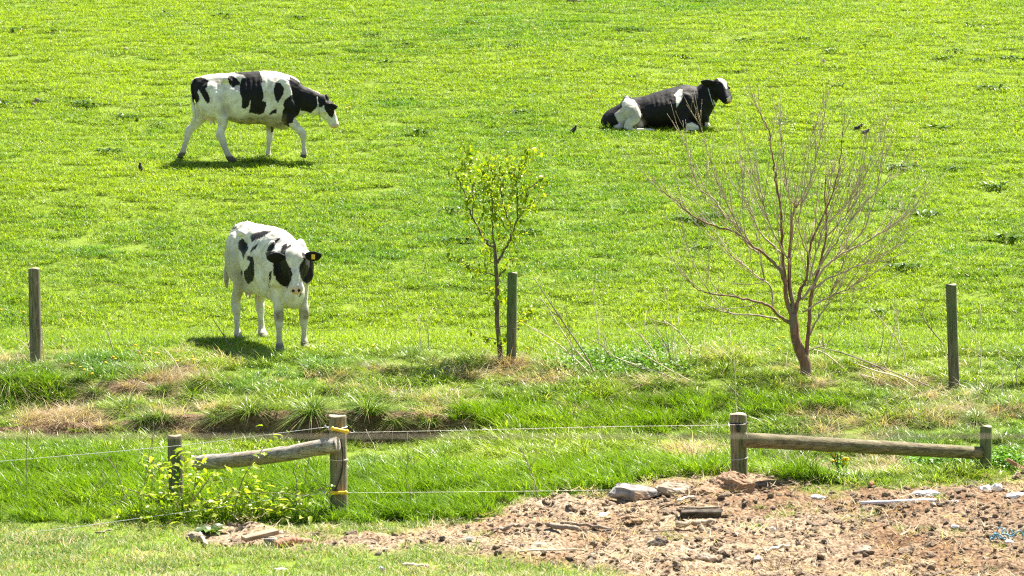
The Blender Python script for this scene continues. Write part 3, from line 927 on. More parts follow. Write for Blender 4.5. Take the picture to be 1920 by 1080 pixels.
# --- walking cow -------------------------------------------------------
S1 = 565.6
def z1(x, y, lat=0.0): return (( x - 860) / S1, lat, (965 - y) / S1)
TORSO = [(-1.03, 1.27, 1.10, .05), (-.97, 1.36, .92, .13), (-.86, 1.405, .72, .195), (-.67, 1.435, .68, .232), (-.46, 1.445, .655, .245), (-.283, 1.46, .60, .275),
         (-.07, 1.475, .58, .310), (.14, 1.482, .575, .315), (.32, 1.478, .53, .295), (.46, 1.45, .495, .27), (.583, 1.385, .53, .24), (.68, 1.30, .64, .20), (.76, 1.18, .78, .12)]
def torso_common(lat_hook=.245):
    out = [torso(TORSO)]
    for sg in (-1, 1):
        out.append(ellipsoid((-.44, sg * .195, 1.335), (.09, .05, .055), None, 12, 8))       # hook bones
        out.append(ellipsoid((-.90, sg * .10, 1.26), (.06, .04, .06), None, 12, 8))           # pin bones
        out.append(ellipsoid((.50, sg * .20, 1.08), (.16, .085, .30), None, 16, 10))           # shoulders
        out.append(ellipsoid((.62, sg * .18, .90), (.11, .075, .13), None, 14, 10))
        out.append(ellipsoid((-.72, sg * .175, 1.0), (.21, .095, .30), None, 16, 10))            # thighs
    return out

def walking_cow():
    parts = torso_common()
    def leg(pts, lat):
        pts = [(q[0], q[1], q[2] * (1.16 if q[2] < .07 else 1.04), q[3] * (1.1 if q[2] < .07 else 1.0)) + tuple(q[4:]) for q in pts]
        P = [z1(x, y, l) for x, y, l, ra, rb in [(q[0], q[1], q[4] if len(q) > 4 else lat, q[2], q[3]) for q in pts]]
        return tube(P, [q[2] for q in pts], 16, lateral=(0, 1, 0), sub=4, rb=[q[3] for q in pts])
    parts.append(leg([(500, 330, .17, .09), (520, 430, .19, .12), (560, 540, .125, .09), (566, 640, .080, .062), (548, 715, .064, .050), (556, 760, .064, .046), (580, 830, .044, .036), (602, 890, .042, .036), (625, 935, .048, .044), (640, 958, .052, .048), (668, 982, .05, .052)], -.17))
    parts.append(ellipsoid(z1(525, 745, -.17), (.035, .03, .05)))
    parts.append(ellipsoid(z1(672, 975, -.17), (.075, .052, .028)))
    parts.append(leg([(400, 400, .17, .09), (375, 500, .15, .10), (320, 600, .095, .07), (262, 668, .07, .05), (228, 705, .062, .046), (205, 790, .044, .036), (182, 860, .042, .036), (165, 915, .046, .044), (150, 955, .045, .048)], .15))
    parts.append(ellipsoid(z1(133, 945, .15), (.055, .05, .028), Matrix.Rotation(R(50), 3, 'Y')))
    parts.append(leg([(1190, 440, .15, .06), (1195, 560, .115, .08), (1240, 630, .080, .065), (1300, 690, .056, .052), (1330, 735, .054, .050), (1334, 790, .036, .034), (1340, 860, .035, .034), (1340, 895, .044, .042), (1334, 925, .046, .046), (1328, 950, .048, .05)], -.15))
    parts.append(leg([(1040, 560, .11, .07), (1010, 650, .068, .055), (1002, 730, .052, .045), (1000, 780, .052, .048), (992, 830, .036, .034), (988, 890, .035, .034), (988, 925, .044, .042), (990, 955, .048, .05)], .15))
    parts.append(ellipsoid(z1(1005, 955, .15), (.065, .05, .03)))
    # neck
    parts.append(tube([z1(1060, 330), z1(1140, 360), z1(1200, 380), z1(1270, 402), (z1(1370, 412)), z1(1470, 446), z1(1550, 440)], [.34, .36, .345, .30, .215, .185, .15], 20, lateral=(0, 1, 0), sub=4, rb=[.20, .21, .19, .165, .13, .115, .10]))
    fr = head_frame(z1(1548, 428), z1(1636, 660), (1, 0, .35))
    hp_parts, hp = head_parts(fr, 1.0)
    parts += hp_parts
    parts.append(ear(hp(.10, .03, -.10 if fr[3].y > 0 else .10), (.70, -.62, -.05), (0, 0, 1), .21))
    parts.append(ear(hp(.04, .03, .10 if fr[3].y > 0 else -.10), (-.10, .35, .70), (1, 0, .2), .17))
    # tail
    parts.append(tube([z1(330, 200, 0), z1(288, 220, -.02), z1(272, 290, -.05), z1(276, 400, -.08), z1(292, 500, -.10), z1(298, 560, -.10), z1(282, 600, -.08), z1(258, 640, -.04)],
                      [.04, .036, .030, .028, .028, .034, .036, .02], 10, sub=4))
    # udder
    parts.append(ellipsoid(z1(450, 545, 0), (.14, .14, .12)))
    for sx in (-.02, .06):
        for sg in (-1, 1): parts.append(tube([z1(455, 590, sg * .06)[0:1] + (sg * .06, .64), (z1(455, 590)[0] + sx, sg * .06, .585)], [.022, .014], 8))
    me = blend_body(parts, "walking_cow_body"); rib_detail(me, -.30, .30, .75, 1.42, .004, DENTS)
    q = lambda pl: [(310 + x / 5.142, 110 + y / 5.142) for x, y in pl]
    black = [q(p) for p in [
        [(240, 260), (280, 190), (345, 180), (385, 192), (420, 215), (400, 270), (385, 290), (410, 330), (428, 380), (425, 420), (405, 430), (380, 400), (350, 345), (320, 300), (310, 330), (325, 350), (330, 400), (300, 430), (262, 420)],
        [(600, 175), (640, 163), (690, 195), (725, 235), (725, 255), (690, 255), (650, 282), (615, 245)],
        [(660, 140), (700, 100), (840, 95), (900, 95), (940, 215), (930, 250), (950, 370), (935, 410), (970, 415), (975, 450), (950, 520), (910, 540), (850, 530), (805, 520), (820, 450), (822, 400), (800, 460), (770, 482), (735, 475), (740, 390), (720, 340), (715, 260), (725, 225), (735, 190), (775, 185), (755, 160)],
        [(1045, 290), (1065, 230), (1110, 235), (1145, 285), (1140, 340), (1085, 425), (1060, 390), (1045, 330)],
        [(1000, 535), (1020, 505), (1075, 480), (1075, 530), (1040, 530), (1010, 545)],
        [(1190, 240), (1200, 170), (1260, 200), (1320, 250), (1400, 290), (1490, 335), (1545, 360), (1530, 400), (1480, 430), (1450, 480), (1400, 525), (1360, 510), (1300, 500), (1310, 470), (1290, 530), (1240, 575), (1230, 620), (1190, 625), (1200, 662), (1130, 628), (1120, 590), (1130, 510), (1145, 480), (1135, 440), (1150, 405), (1200, 360), (1228, 345), (1215, 300)],
        [(1480, 360), (1520, 340), (1545, 310), (1590, 330), (1600, 380), (1625, 395), (1640, 460), (1620, 560), (1605, 575), (1570, 540), (1535, 490), (1530, 450), (1500, 470), (1480, 465)],
        [(1015, 650), (1040, 660), (1042, 700), (1020, 712)]]]
    ear_pts = [hp(.05, .02, .2), hp(.05, .02, -.2), np.array(hp(.10, .03, 0)) + np.array([.09, -.18, 0]), np.array(hp(.04, .03, 0)) + np.array([-.03, .16, .12])]
    def extra(co, A):
        x, y, z = co.T
        n_ = fbm(x * 4, y * 4, z * 4, 7, 3)
        belly = (1 - sstep(.66, .80, z + .08 * n_)) * sstep(-.5, -.38, x) * (1 - sstep(.48, .60, x)) * (z > .47)  # belly mud, with the underside's shade painted into the same brown
        A["mud_shade"] = np.clip(belly * 1.1, 0, 1)
        A["mud_shade"] = np.maximum(A["mud_shade"], np.clip((.46 - z) * 1.4 + .5 * n_, 0, .7) * (z < .5))
        A["mud_shade"] = np.maximum(A["mud_shade"], .75 * near(co, z1(590, 500, -.2), .10, .08)); A["mud_shade"] = np.maximum(A["mud_shade"], .5 * near(co, z1(1330, 735, -.15), .07, .05))
        A["hoof"] = 1 - sstep(.035, .075, z - .05 * (x < -1.1) - .03 * (x > .75))
        A["pink"] = .9 * near(co, hp(1.0, .0, 0), .085, .03)
        A["pink"] = np.maximum(A["pink"], .35 * near(co, z1(455, 570, 0), .18, .06))
        for e in ear_pts: A["blk"] = np.where(np.linalg.norm(co - e, axis=1) < .11, .05, A["blk"])
    g = ground(477, 299)
    # feet rest on the slope: turn slightly so that body keeps level
    t = finish_cow(me, "cow", "black and white cow walking to the right with its head lowered", (g.x, g.y, g.z + .01), 0.0, black, [], False, 3, extra, 110)
    eyes(t, hp)
    collar(t, z1(1474, 447), (1, 0, .12), .185, .125, (0, 1, 0), .008, .09)
    return t
walking_cow()

# --- standing cow facing the camera ------------------------------------
def standing_cow():
    ang = R(30)
    f = Vector((math.sin(ang), -math.cos(ang), 0)); lft = Vector((math.cos(ang), math.sin(ang), 0))
    rotz = math.atan2(f.y, f.x)
    def loc_dir(wx, wy, wz):
        w = Vector((wx, wy, wz)); return Vector((w.dot(f), w.dot(lft), w.z))
    parts = torso_common()
    def leg(pts):
        k = lambda r: r if r >= .075 else r * 1.06 if r < .043 else r * 1.18 if r < .06 else r * 1.1
        return tube([(q[0], q[1], q[2]) for q in pts], [k(q[3]) for q in pts], 16, lateral=(0, 1, 0), sub=4, rb=[k(q[4]) for q in pts])
    g = ground(507, 645)
    def fz(x, y):
        w = g + f * x + lft * y
        return Hs(w.x, w.y) - g.z
    for x, y in ((-.66, -.155), (-.62, .19)):
        z = fz(x, y)
        parts.append(leg([(-.66, y * 1.05, 1.10, .18, .09), (-.62, y * 1.1, .92, .18, .115), (-.60, y, .74, .12, .085), (-.66, y, .60, .078, .062), (-.72, y, .50 + z * .5, .062, .052), (-.71, y, .42 + z * .6, .058, .048), (-.69, y, .28 + z, .040, .038), (-.67, y, .15 + z, .040, .038), (-.655, y, .09 + z, .047, .046), (x + .01, y, .04 + z, .052, .052)]))
        parts.append(ellipsoid((x + .035, y, .03 + z), (.075, .055, .035)))
    for x, y in ((.58, -.145), (.55, .205)):
        z = fz(x, y)
        parts.append(leg([(.52, y * .95, 1.0, .16, .07), (.52, y, .82, .12, .082), (.53, y, .68, .080, .070), (.55, y, .54, .056, .056), (.565, y, .44 + z * .5, .054, .054), (.565, y, .37 + z, .046, .046), (.565, y, .27 + z, .036, .037), (.565, y, .16 + z, .036, .037), (.575, y, .10 + z, .044, .045), (.585, y, .04 + z, .050, .052)]))
        parts.append(ellipsoid((.62, y, .03 + z), (.072, .056, .035)))
    # neck carried forward and a little to the cow's own right
    pollL = Vector((.99, -.125, 1.27))
    hd = loc_dir(.035, -.22, -.53).normalized()
    parts.append(tube([(.42, 0, 1.04), (.58, -.01, 1.06), (.74, -.03, 1.10), (.86, -.07, 1.13), (.93, -.10, 1.17), (.98, -.115, 1.20)], [.37, .34, .27, .22, .18, .13], 20, lateral=(0.25, 1, 0), sub=4, rb=[.23, .23, .21, .18, .15, .11]))
    for sg in (-1, 1): parts.append(ellipsoid((.58, sg * .225, 1.02), (.15, .105, .24), None, 16, 10))
    parts.append(ellipsoid((.70, 0, .72), (.12, .15, .22), None, 14, 10))
    muz = pollL + hd * .545
    fr = head_frame(pollL, muz, loc_dir(0, -1, .1))
    hp_parts, hp = head_parts(fr, 1.0)
    parts += hp_parts
    e1 = loc_dir(-1, -.35, .10); e2 = loc_dir(1, -.15, .10)
    sgn = 1 if Vector(fr[3]).dot(loc_dir(1, 0, 0)) > 0 else -1
    rootR = hp(.12, .0, sgn * .125); rootL = hp(.12, .0, -sgn * .125)
    parts.append(ear(rootR, e2, loc_dir(0, -.4, 1), .215, .074)); parts.append(ear(rootL, e1, loc_dir(0, -.4, 1), .225, .080))
    parts.append(tube([(-.98, 0, 1.36), (-1.05, -.03, 1.28), (-1.08, -.07, 1.10), (-1.09, -.10, .90), (-1.09, -.11, .75), (-1.08, -.11, .62)], [.04, .036, .03, .03, .042, .02], 10, sub=4))
    parts.append(ellipsoid((-.52, -.02, .70), (.15, .13, .12)))
    for sx, sy in ((-.04, -.08), (.05, -.08), (-.04, .06), (.05, .06)): parts.append(tube([(-.50 + sx, sy, .64), (-.50 + sx, sy, .54)], [.024, .015], 8))
    me = blend_body(parts, "standing_cow_body"); croup_up(me); rib_detail(me, -.30, .30, .75, 1.42, .004, DENTS)
    q = lambda pl: [(390 + x / 3.858, 400 + y / 3.858) for x, y in pl]
    black = [q(p) for p in [
        [(215, 215), (230, 190), (250, 180), (285, 225), (290, 255), (265, 300), (255, 335), (245, 290), (218, 255)],
        [(305, 170), (320, 150), (400, 125), (460, 130), (400, 170), (315, 207)],
        [(305, 285), (320, 245), (370, 210), (345, 255)],
        [(260, 460), (258, 420), (290, 390), (305, 350), (280, 330), (290, 305), (325, 315), (335, 360), (335, 440), (325, 490), (290, 515), (265, 480)],
        [(420, 275), (440, 235), (500, 185), (535, 165), (490, 230), (450, 280)],
        [(522, 300), (540, 230), (570, 210), (575, 240), (600, 220), (608, 240), (565, 262), (560, 300)],
        [(470, 450), (470, 370), (490, 345), (425, 330), (415, 285), (480, 270), (525, 290), (560, 290), (565, 345), (600, 400), (610, 440), (605, 480), (575, 540), (530, 520), (490, 480), (490, 460)],
        [(658, 400), (665, 370), (690, 335), (675, 275), (720, 300), (760, 280), (830, 285), (830, 340), (770, 360), (775, 410), (780, 440), (755, 480), (715, 512), (685, 490), (668, 460)],
        [(440, 440), (450, 420), (465, 415), (455, 480), (445, 500)],
        [(438, 510), (450, 550), (443, 552)],
        [(655, 600), (670, 575), (672, 590), (660, 607)],
        [(170, 125), (175, 105), (205, 92), (210, 108), (185, 116)],
        [(235, 430), (245, 400), (252, 440), (245, 455)]]]
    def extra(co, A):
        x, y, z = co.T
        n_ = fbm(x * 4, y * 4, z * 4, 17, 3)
        A["mud_shade"] = np.clip((.48 - z) * 1.3 + .6 * n_, 0, .7) * (z < .6)
        for px_, y_ in ((.57, -.145), (.57, .205)): A["mud_shade"] = np.maximum(A["mud_shade"], np.clip(.95 + .8 * n_, 0, 1) * near(co, (px_ + .02, y_, .42), .085, .04))
        A["mud_shade"] = np.maximum(A["mud_shade"], np.clip(.55 + .7 * n_, 0, .8) * (1 - sstep(-.52, -.25, x)) * sstep(.5, .6, z) * (1 - sstep(1.1, 1.3, z)))  # dirt on the hindquarters, the thigh's shade painted in with it
        A["mud_shade"] = np.maximum(A["mud_shade"], .5 * near(co, (.70, 0, .52), .10, .06))
        A["hoof"] = .7 * (1 - sstep(.03, .07, z - .02))
        A["pink"] = .75 * near(co, hp(1.0, .015, 0), .082, .025)
        A["pink"] = np.maximum(A["pink"], .5 * (1 - sstep(.58, .66, z)) * (np.abs(x + .5) < .15) * (np.abs(y) < .15) * (z > .5))
        for e, r0 in ((rootR, e2), (rootL, e1)):
            d = (co - np.array(e)) @ np.array(Vector(r0).normalized())
            A["blk"] = np.where((d > .02) & (np.linalg.norm(co - (np.array(e) + np.array(Vector(r0).normalized()) * .12), axis=1) < .15), .05, A["blk"])
        for sg in (-1, 1):
            A["blk"] = np.maximum(A["blk"], .036 - np.linalg.norm(co - hp(.98, .04, sg * .034), axis=1) * 1.5)
        A["pink"] = np.where(A["blk"] > 0, 0, A["pink"])
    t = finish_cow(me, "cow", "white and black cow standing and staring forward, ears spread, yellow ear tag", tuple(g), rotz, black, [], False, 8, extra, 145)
    eyes(t, hp)
    tagp = Vector(rootR) + Vector(e2).normalized() * .11 + loc_dir(0, -.035, -.03)
    V, F = box((0, 0, 0), (.010, .045, .060))
    rot = Matrix.Rotation(-rotz, 4, 'Z') @ Matrix.Rotation(R(-90), 4, 'Z')
    V = V @ np.array(rot.to_3x3()).T + np.array(tagp)
    mesh_obj("ear_tag", V, F, M['yellow'], t, smooth=False)
    return t
standing_cow()

# --- lying cow ---------------------------------------------------------
S3 = 672.0
def z3(x, y, lat=0.0): return ((x - 860) / S3, lat, (770 - y) / S3)
def lying_cow():
    st = []
    for zx, zt, zb, hw in [(170, 680, 710, .05), (195, 612, 740, .13), (240, 565, 790, .20), (320, 520, 800, .26), (420, 462, 800, .30), (510, 412, 800, .32), (600, 400, 800, .33), (700, 383, 800, .37),
                           (850, 332, 800, .42), (1000, 290, 800, .42), (1150, 257, 800, .37), (1270, 262, 790, .30), (1370, 300, 780, .26), (1430, 430, 770, .20), (1468, 560, 740, .12)]:
        st.append(((zx - 860) / S3, (770 - zt) / S3, (770 - zb) / S3, hw))
    parts = [torso(st)]
    parts.append(ellipsoid(z3(485, 412, -.20), (.075, .06, .055)))
    # near hind: thigh, shank, foot along the ground
    L = lambda pts, lat=(0, 1, 0): tube([z3(p[0], p[1], p[4]) for p in pts], [p[2] for p in pts], 16, lateral=lat, sub=4, rb=[p[3] for p in pts])
    parts.append(L([(490, 430, .10, .06, -.22), (500, 500, .16, .10, -.28), (530, 570, .17, .12, -.33), (590, 620, .11, .10, -.38), (630, 640, .06, .07, -.38)]))
    parts.append(L([(610, 620, .08, .07, -.40), (560, 660, .10, .07, -.43), (500, 710, .085, .06, -.45), (470, 755, .06, .05, -.46), (490, 775, .045, .045, -.47)]))
    parts.append(L([(475, 765, .045, .045, -.47), (560, 782, .036, .036, -.50), (660, 786, .034, .034, -.52), (720, 785, .042, .042, -.53), (760, 790, .045, .045, -.53), (800, 798, .035, .04, -.53)]))
    parts.append(ellipsoid(z3(385, 765, -.28), (.10, .09, .075)))
    parts.append(ellipsoid(z3(622, 715, -.26), (.10, .10, .11)))
    # near fore, folded
    parts.append(ellipsoid(z3(1180, 500, -.25), (.16, .10, .24)))
    parts.append(L([(1150, 560, .14, .09, -.29), (1140, 660, .12, .08, -.32), (1200, 720, .085, .07, -.36), (1280, 742, .075, .062, -.38), (1335, 755, .062, .060, -.38)]))
    parts.append(L([(1330, 765, .050, .050, -.38), (1240, 785, .036, .036, -.40), (1160, 790, .04, .04, -.40)]))
    parts.append(L([(1330, 640, .11, .09, .10), (1400, 720, .075, .07, -.02), (1448, 742, .062, .058, -.08), (1440, 775, .04, .04, -.08)]))
    # neck and head turned towards the camera
    parts.append(tube([z3(1290, 560, 0), z3(1345, 490, -.01), z3(1400, 425, -.02), z3(1448, 370, -.03), z3(1500, 320, -.05), z3(1555, 270, -.08)], [.30, .28, .255, .23, .205, .165], 20, lateral=(0, 1, 0), sub=4, rb=[.26, .23, .20, .17, .145, .12]))
    poll = Vector(z3(1568, 215, -.08)); muz = Vector(z3(1690, 440, -.36))
    fr = head_frame(poll, muz, (.72, -.62, .1))
    hp_parts, hp = head_parts(fr, 1.16)
    parts += hp_parts
    sgn = 1 if Vector(fr[3]).dot(Vector((-1, -1, 0))) > 0 else -1
    s_ = Vector(fr[3]) * sgn
    rootN = hp(.08, -.01, sgn * .10); rootF = hp(.10, -.01, -sgn * .10)
    dN = Vector((-1, -.35, .14)); dF = Vector((.75, .55, -.12))
    parts.append(ear(rootN, dN, (0, -.3, 1), .25, .066)); parts.append(ear(rootF, dF, (0, -.3, 1), .20, .05))
    me = blend_body(parts, "lying_cow_body"); rib_detail(me, -.25, .42, .1, .62, .0025)
    q = lambda pl: [(1100 + x / 6.4, 120 + y / 6.4) for x, y in pl]
    white = [q(p) for p in [
        [(425, 520), (420, 470), (450, 430), (455, 395), (490, 378), (520, 420), (570, 430), (600, 480), (640, 560), (668, 620), (655, 655), (605, 632), (640, 650), (680, 720), (690, 775), (830, 780), (830, 840), (420, 840), (310, 800), (320, 740), (380, 722), (370, 680), (330, 600), (400, 540)],
        [(1048, 370), (1115, 300), (1150, 305), (1150, 400), (1080, 525), (1070, 460), (1070, 400)],
        [(1560, 165), (1590, 140), (1650, 140), (1670, 190), (1687, 290), (1675, 305), (1640, 240), (1590, 195)],
        [(1680, 410), (1720, 390), (1755, 440), (1750, 500), (1728, 450), (1690, 445)],
        [(1520, 430), (1575, 488), (1530, 485)],
        [(1190, 790), (1200, 720), (1260, 700), (1330, 735), (1370, 800)], [(1415, 790), (1425, 700), (1490, 700), (1500, 790)]]]
    def extra(co, A):
        x, y, z = co.T
        n_ = fbm(x * 4, y * 4, z * 4, 27, 3)
        A["mud_shade"] = np.clip(.2 + .8 * n_, 0, .6) * (z < .45) * (A["blk"] < 0) * (x < 0)
        A["pink"] = .45 * near(co, z3(622, 720, -.30), .12, .04)
        A["pink"] = np.maximum(A["pink"], .6 * near(co, hp(1.02, .02, 0), .05, .03))
        A["hoof"] = .5 * near(co, z3(800, 797, -.53), .05, .02)
        for e, r0 in ((rootN, dN), (rootF, dF)):
            A["blk"] = np.where(np.linalg.norm(co - (np.array(e) + np.array(r0.normalized()) * .13), axis=1) < .13, .05, A["blk"])
    g = ground(1234, 238)
    t = finish_cow(me, "cow", "mostly black cow lying in the grass with head raised and white blaze", (g.x, g.y, g.z - .02), 0.0, [], white, True, 13, extra, 105)
    eyes(t, hp)
    collar(t, z3(1488, 380, -.05), (.955, -.1, .28), .20, .175, (0, 1, 0), .007, .10)
    V, F = box(tuple(Vector(rootF) + dF.normalized() * .10 + Vector((-.01, -.04, -.06))), (.05, .012, .06))
    mesh_obj("ear_tag", V, F, M['yellow'], t, smooth=False)
lying_cow()

# ------------------------------------------------------------------ fence posts and rails
def post_mesh(name, base, top_z, r, mat, parent, lean=(0, 0), seed=0, sink=0.25):
    """round post in its parent's space"""
    rs = np.random.default_rng(seed); sides = 22
    ang = np.linspace(0, 2 * np.pi, sides, endpoint=False)
    prof = 1 + 0.035 * np.sin(ang * 3 + seed) + 0.02 * rs.normal(size=sides)
    zs = np.concatenate([[-sink], np.linspace(0, top_z - .02, 8), [top_z - .006, top_z]])
    V = []; F = []
    for i, z in enumerate(zs):
        k = 1.0 + 0.02 * math.sin(z * 5 + seed)
        if i == len(zs) - 1: k *= .93
        zz = z + (0.006 * np.sin(ang * 2 + seed) if i >= len(zs) - 2 else 0)
        V.append(np.stack([r * k * prof * np.cos(ang) + lean[0] * z, r * k * prof * np.sin(ang) + lean[1] * z, np.zeros(sides) + zz], -1))
    V = np.concatenate(V)
    n = len(zs)
    mi = []
    for i in range(n - 1):
        for k in range(sides):
            F.append((i * sides + k, i * sides + (k + 1) % sides, (i + 1) * sides + (k + 1) % sides, (i + 1) * sides + k)); mi.append(0)
    V = np.vstack([V, [[lean[0] * top_z, lean[1] * top_z, top_z - .003]]])
    for k in range(sides):
        F.append(((n - 1) * sides + k, (n - 1) * sides + (k + 1) % sides, len(V) - 1)); mi.append(1)
    V = V + np.array(base)
    o = mesh_obj(name, V, F, [mat, M['postend']], parent, True, matidx=mi)
    return o

def log_rail(p0, p1, r0, r1, mat, parent, bow=0.02, seed=0):
    rs = np.random.default_rng(seed)
    a, b = np.array(p0, float), np.array(p1, float); n = 18
    pts = []; rad = []
    for i in range(n + 1):
        t = i / n
        pts.append(a + (b - a) * t + np.array([0, 0, bow * math.sin(math.pi * t) + .002 * rs.normal()])); rad.append((r0 + (r1 - r0) * t) * (1 + .02 * rs.normal()))
    V, F = tube(pts, rad, 18)
    d = (b - a) / np.linalg.norm(b - a)
    # rounded ends
    mb = MB().add((V, F))
    for q, s in ((a, -1), (b, 1)):
        rr = r0 if s < 0 else r1
        mb.add(tube([q, q + d * s * .008, q + d * s * .012], [rr, rr * .93, rr * .80], 18))
    return mb.obj("rail", mat, parent)

def front_post_pair(name, label, pa, pb, rail, rmat, rr, bow, seed):
    """pa/pb: (px, base row, top row, Y, radius, material)"""
    A = at(pa[0], pa[1], pa[3]); gz = Hs(A.x, A.y)
    t = thing(name, label, "fence", (A.x, A.y, gz))
    objs = []
    for i, p in enumerate((pa, pb)):
        b = at(p[0], p[1], p[3]); top = at(p[6] if len(p) > 6 else p[0], p[2], p[3])
        g_ = Hs(b.x, b.y)
        post_mesh("post", (b.x - A.x, b.y - A.y, g_ - gz), top.z - g_, p[4], p[5], t, ((top.x - b.x) / (top.z - g_), 0), seed + i)
        objs.append(Vector((b.x, b.y, g_)))
    o = Vector((A.x, A.y, gz))
    log_rail(at(*rail[0]) - o, at(*rail[1]) - o, rr[0], rr[1], rmat, t, bow, seed)
    return t, o

# left pair: (px, base row, top row, Y, r, mat, px at top)
tL, oL = front_post_pair("post_and_rail_fence", "short fence with a silvery bowed log rail between two grey round posts",
    (331, 968, 816, 30.3, .073, M['postdark'], 327), (636, 972, 779, 29.75, .086, M['post'], 632),
    [(364, 868, 30.12), (632, 833, 29.58)], M['railgrey'], (.075, .078), -0.03, 1)
tR, oR = front_post_pair("post_and_rail_fence", "short fence with a mossy log rail between a thick post and a thin post",
    (1387, 912, 776, 30.6, .086, M['post'], 1385), (1848, 910, 799, 31.05, .059, M['postdark'], 1849),
    [(1398, 825, 30.45), (1838, 849, 31.0)], M['railgreen'], (.077, .067), 0.0, 5)

# black insulators and bands on the posts
def local(o, v): return np.array(v - o)
def insulator(parent, o, px, py, Y):
    c = local(o, at(px, py, Y))
    mb = MB()
    mb.add(ellipsoid(c, (.026, .022, .045), None, 6, 6)); mb.add(box(c + np.array([0, -.012, -.002]), (.018, .02, .05)))
    mb.add(tube([c + np.array([0, 0, .05]), c + np.array([0, -.02, .035])], .006, 6))
    mb.obj("insulator", M['black'], parent, smooth=False)
insulator(tR, oR, 1384, 803, 30.60 - .095)
def band(parent, o, px, py, Y, r, mat, rt=.006, tilt=0.0):
    c = local(o, at(px, py, Y)); th = np.linspace(0, 2 * np.pi, 25)
    pts = [c + np.array([r * math.cos(x), r * math.sin(x), tilt * math.cos(x)]) for x in th]
    mesh_obj("wire_band", *tube(pts, rt, 6, cap=False), mat, parent)
band(tR, oR, 1386, 793, 30.6, .092, M['black'], .008)
band(tR, oR, 1386, 859, 30.6, .090, M['wire'], .003, .012)
band(tL, oL, 633, 802, 29.75, .093, M['wire'], .006, .010)
band(tL, oL, 635, 861, 29.75, .090, M['polywire'], .004)
band(tL, oL, 331, 951, 30.3, .078, M['wire'], .004)
# black lead cable running down the left gate post
pts = [local(oL, at(x, y, 29.75 - .085 - .01)) for x, y in [(637, 822), (641, 835), (643, 855), (641, 885), (634, 905), (628, 922)]]
mesh_obj("cable", *tube(pts, .007, 7, sub=4), M['black'], tL)

# electric wires with yellow gate handles
def wire_thing(label, segs, handle, mats, r=.0022):
    o = at(handle[0][0], handle[0][1], handle[0][2])
    t = thing("electric_wire", label, "fence wire", o)
    for pl, mt in zip(segs, mats):
        pts = [np.array(at(*p) - o) for p in pl]
        mesh_obj("wire", *tube(pts, r, 6, sub=6), mt, t)
    a, b = [np.array(at(*p) - o) for p in handle]
    d = (b - a) / np.linalg.norm(b - a)
    n = 24; pts = []; rad = []
    for i in range(n + 1):
        q = i / n
        pts.append(a + (b - a) * q)
        rad.append(.026 if (.08 < q < .16 or .84 < q < .92) else (.014 if q in (0, 1) else .017 + .0015 * (i % 2)))
    h = MB().add(tube(pts, rad, 14)); 
    mesh_o = h.obj("gate_handle", M['yellow'], t)
    for e, s in ((a, -1), (b, 1)):
        hk = tube([e, e + d * s * .04, e + d * s * .06 + np.array([0, 0, .012]), e + d * s * .045 + np.array([0, 0, .02])], .004, 6, sub=3)
        k = mesh_obj("hook", *hk, M['wire'], mesh_o)
    return t
HY = 29.75 - .12
wire_thing("upper electric fence wire running to a slanted yellow gate handle at post top", [
    [(-90, 872, 28.9), (60, 860, 29.1), (330, 836, 29.4), (500, 815, 29.5), (617, 800, HY)],
    [(656, 811, HY), (900, 806, 29.9), (1150, 800, 30.2), (1300, 798, 30.4), (1398, 796, 30.49)]],
    [(620, 803, HY), (654, 810, HY)], [M['wire'], M['polywire']])
wire_thing("lower electric fence wire with a level yellow gate handle across the post", [
    [(-90, 1012, 28.6), (100, 993, 28.8), (260, 972, 29.0), (420, 950, 29.3), (520, 935, 29.5), (616, 924, HY)],
    [(656, 924, HY), (800, 923, 29.8), (1000, 921, 30.1), (1190, 918, 30.5)]],
    [(618, 924, HY), (652, 924, HY)], [M['wire'], M['polywire']])

# far wire fence along the pasture edge
def far_fence():
    spec = [(68, 685, 503, 64, .071, M['postdark']), (959, 679, 511, 961, .060, M['postdark']), (1789, 729, 533, 1783, .064, M['postdark'])]
    g0 = ground(68, 690)
    t = thing("wire_fence", "far pasture fence of three tall grey posts joined by thin faint wires", "fence", g0)
    tops = []
    for i, (px, br, tr, px2, r, mt) in enumerate(spec):
        b = ground(px, br + 4); top = at(px2, tr, b.y)
        post_mesh("post", b - g0, top.z - b.z, r, mt, t, ((top.x - b.x) / (top.z - b.z), 0), 30 + i)
        tops.append((b, top))
    for fr in (.86, .40):
        pts = [b.lerp(tp, fr) + Vector((0, -.075, 0)) for b, tp in tops]
        d0 = pts[0] - pts[1]; d1 = pts[2] - pts[1]
        ext = [pts[0] + d0 * .9] + pts + [pts[2] + d1 * .9]
        P = []
        for a, b in zip(ext[:-1], ext[1:]):
            for k in range(8):
                q = a.lerp(b, k / 8); q.z -= .03 * math.sin(math.pi * k / 8); P.append(np.array(q - g0))
        P.append(np.array(ext[-1] - g0))
        mesh_obj("wire", *tube(P, .0013, 5), M['stemgrey'], t)
    for sgn_, (b, tp) in ((-1, tops[0]), (1, tops[2])):       # the fence goes on beside the picture
        d = (tops[0][0] - tops[1][0]) if sgn_ < 0 else (tops[2][0] - tops[1][0])
        q = b + d * .9; gz = Hs(q.x, q.y)
        post_mesh("post", Vector((q.x, q.y, gz)) - g0, 1.22, .065, M['postdark'], t, (0, 0), 40)
far_fence()

